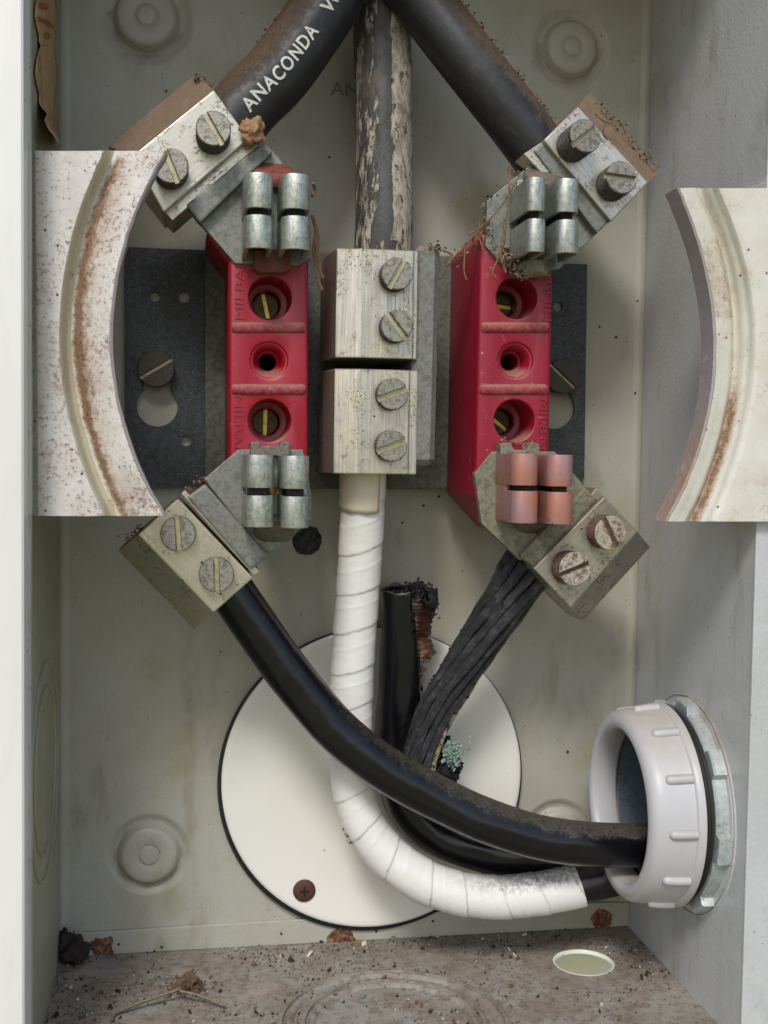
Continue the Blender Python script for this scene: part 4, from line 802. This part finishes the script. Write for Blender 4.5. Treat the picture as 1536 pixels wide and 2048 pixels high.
def on_paper(txt, px, py, ang, length, height):
    """print laid on the curled sheet: every letter vertex takes the sheet's own surface"""
    b = text_bm(txt, 10, 0, 1.0, .3); bmesh.ops.subdivide_edges(b, edges=b.edges, cuts=2); xs = [v.co.x for v in b.verts]; ys = [v.co.y for v in b.verts]; ca, sa = math.cos(R(ang)), math.sin(R(ang))
    for v in b.verts:
        x, y = (v.co.x-min(xs))/(max(xs)-min(xs))*length, (v.co.y-min(ys))/(max(ys)-min(ys))*height; qx, qy = px+x*ca-y*sa*-1*-1, py+x*sa*1-y*ca
        x0 = interp([(a, l) for a, l, r_ in pl], qy); x1 = interp([(a, r_) for a, l, r_ in pl], qy); u = max(0, min(1, (qx-x0)/(x1-x0))); d = 92-66*u+6*math.sin(qy*.055+u*3)+3*noise.noise(Vector((u*2,qy*.05,3)))
        v.co = P(qx, qy, max(8, d)+1.0); v.co.x = max(v.co.x, XL+1.6)
    obj('printed_lettering', b, 'ink', pt)
on_paper('ED', 70, 16, 15, 16, 14); on_paper('IFIED', 69, 44, 28, 30, 16); on_paper('CE', 76, 74, 18, 12, 12); on_paper('WIR', 88, 92, 45, 16, 9); on_paper('IONS', 88, 118, 48, 20, 9)

# ------------------------------------------------------------------ small loose things
q = P(615,1081,2); b = lathe((q.x,0,q.z), (0,-1,0), [(0,7.4),(1.0,7.2),(1.6,6.4),(1.2,5.6),(1.5,5.0),(2.6,4.6),(3.0,3.2),(2.4,2.2),(2.6,1.2),(2.2,.01)], 40, close=False)
for v in b.verts: v.co += Vector((noise.noise(v.co*.5),noise.noise(v.co*.6+Vector((9,0,0)))*.7,noise.noise(v.co*.5+Vector((0,9,0)))))*.8
obj('rough_fastener', b, 'fastener', loc=q, smooth=60, label='rough round dark grey fastener on the back panel beside the lower left jaw', cat='fastener')
q = P(505,262,84); b = blob(q, 5.2, .5, 1.6, 8, (1,.8,.95), 4)
obj('dirt_clod', b, 'dirt', loc=q, smooth=70, label='crumbly tan dirt clod wedged at the upper left lug and cable', cat='dirt')
zf = ZF+1.0
wp = [PZ(222,2042,zf), PZ(240,2022,zf+1), PZ(352,1981,zf+5), PZ(362,1983,zf+5), PZ(400,1992,zf+4), PZ(450,2012,zf+1)]
obj('bent_wire', tube(wp, .75, .8, 10), 'wire', loc=wp[0], smooth=60, label='bent piece of thin grey wire lying on the dirty floor', cat='wire')
q = PZ(378,1975,zf); b = blob((q.x,q.y,zf+1.5), 5.5, .8, 1.8, 21, (1,1,.6), 4)
for i in range(60): chip(b, Vector((q.x+random.gauss(0,5), q.y+random.gauss(0,5), zf+random.uniform(.5,4))), random.uniform(.5,1.4), 0, .5)
obj('dirt_clod', b, 'crumb', loc=(q.x,q.y,zf), label='brown crumbly clod caught on the bent wire on the floor', cat='dirt')
q = PZ(150,1905,zf); b = blob((XL+6,-8,ZF+6), 7, .8, 1.5, 31, (.8,.8,1.1), 4); obj('dirt_clod', b, 'crumb_dark', loc=(XL+6,-8,ZF), smooth=60, label='dark grey clod in the lower left back corner', cat='dirt')
b = BM(); n = 0
while n < 3600:
    x = random.uniform(XL+1, XR-1); d = random.uniform(1, DEP-2)*(random.random()**.35 if random.random() < .5 else 1)
    if (x-fh.x)**2+(d+fh.y)**2 < 15.5**2: continue
    rad = math.hypot(x-kc.x, d+kc.y); near = abs(rad-53) < 3 or abs(rad-48) < .8 or abs(rad-38) < .8
    if not near and noise.noise(Vector((x*.03, d*.03, 2)))+random.uniform(-.4,.22)+(.35*math.exp(-d/9))+(.3*math.exp(-(x-XL)/22)) < 0: continue
    s = min(2.2, .2*math.exp(abs(random.gauss(0,.8)))); k = random.random(); m_ = 0 if k < .45 else 1 if k < .88 else 2
    if x > 60 and noise.noise(Vector((x*.06, d*.06, 12))) > .12 and random.random() < .3: m_ = 3
    chip(b, Vector((x, -d, ZF+(1.0 if 35 < rad < 37.2 or 49 < rad < 50.5 else .15)+s*.25)), s, m_, .45); n += 1
obj('floor_debris', b, CRUMBS, kind='stuff', label='crumbs, chips and green flakes strewn over the box floor', cat='debris')
# crusts of dirt along the upper edges of cables and lugs
b = BM()
def crust(px0, px1, d, n, sp, smin=.3, smax=1.2, mats=(0,0,1,4)):
    for i in range(n):
        t = random.random(); q = P(px0[0]+(px1[0]-px0[0])*t+random.gauss(0,sp), px0[1]+(px1[1]-px0[1])*t+random.gauss(0,sp), d+random.uniform(-3,1)); chip(b, q, random.uniform(smin, smax)*.8, random.choice(mats), .6)
crust((450,196),(575,10), 60, 240, 5); crust((915,0),(1105,235), 60, 220, 5); crust((388,150),(425,172), 74, 40, 5); crust((478,250),(520,285), 82, 60, 5)
crust((905,520),(1010,440), 72, 90, 10); crust((1010,500),(1040,550), 84, 70, 9, .4, 1.6, (0,1,4)); crust((965,410),(985,500), 76, 60, 6); crust((975,402),(1070,325), 74, 60, 4); crust((1010,505),(1030,545), 80, 60, 7, .4, 1.5, (0,1,2)); crust((850,490),(895,500), 70, 60, 5); crust((1190,205),(1310,335), 74, 90, 6); crust((250,1075),(290,1050), 78, 40, 5, .3, 1, (1,0)); crust((375,980),(410,958), 74, 40, 4); crust((1000,885),(1080,890), 80, 40, 6)
crust((690,1660),(705,1690), 46, 14, 4)
obj('dirt_crumbs', b, CRUMBS, kind='stuff', label='brown dirt crumbs crusted on upper edges of the cables, lugs and blocks', cat='dirt')
def fibres(label, strands, cat='fibre', kind=None):
    b = BM()
    for pts, r in strands: tube([P(*p) for p in pts], lambda s,th,t: r*(1+.5*noise.noise(Vector((s*.6,th,r*50)))), .7, 6, bm=b)
    obj('cobweb_fibre' if kind else 'root_fibre', b, 'fibre', loc=P(*strands[0][0][0]), smooth=80, label=label, cat=cat, kind=kind)
fibres('shaggy brown fibre hanging beside the upper left jaw', [([(624,430,84),(632,460,83),(630,490,82),(640,530,80),(636,560,80),(645,580,80)], .8), ([(628,440,84),(638,480,82),(634,520,81),(646,556,80)], .6), ([(626,366,95),(630,380,92),(624,392,94)], .7), ([(634,470,83),(626,500,82),(638,545,80)], .5)])
fibres('tangled dusty cobweb fibres at the left of the upper right jaw', [([(1010,440,86),(1008,480,85),(1000,510,84),(1012,545,82)], .7), ([(905,520,72),(940,480,73),(980,440,75)], .4), ([(930,500,73),(928,540,72),(933,560,72)], .4), ([(998,515,82),(985,545,80),(992,556,80)], .6), ([(1020,330,84),(1015,420,86),(1000,500,84)], .35), ([(930,470,76),(960,455,78),(1000,415,80),(1040,350,82)], .35), ([(960,440,76),(958,470,75),(966,500,75)], .4), ([(1030,548,84),(1050,556,83),(1078,545,84),(1100,552,83)], .5), ([(1190,228,86),(1215,245,86),(1238,240,85),(1252,268,84)], .4), ([(1210,250,86),(1206,268,85),(1216,280,84)], .35), ([(888,500,72),(905,512,72),(895,530,71)], .5)], 'cobweb', 'stuff')
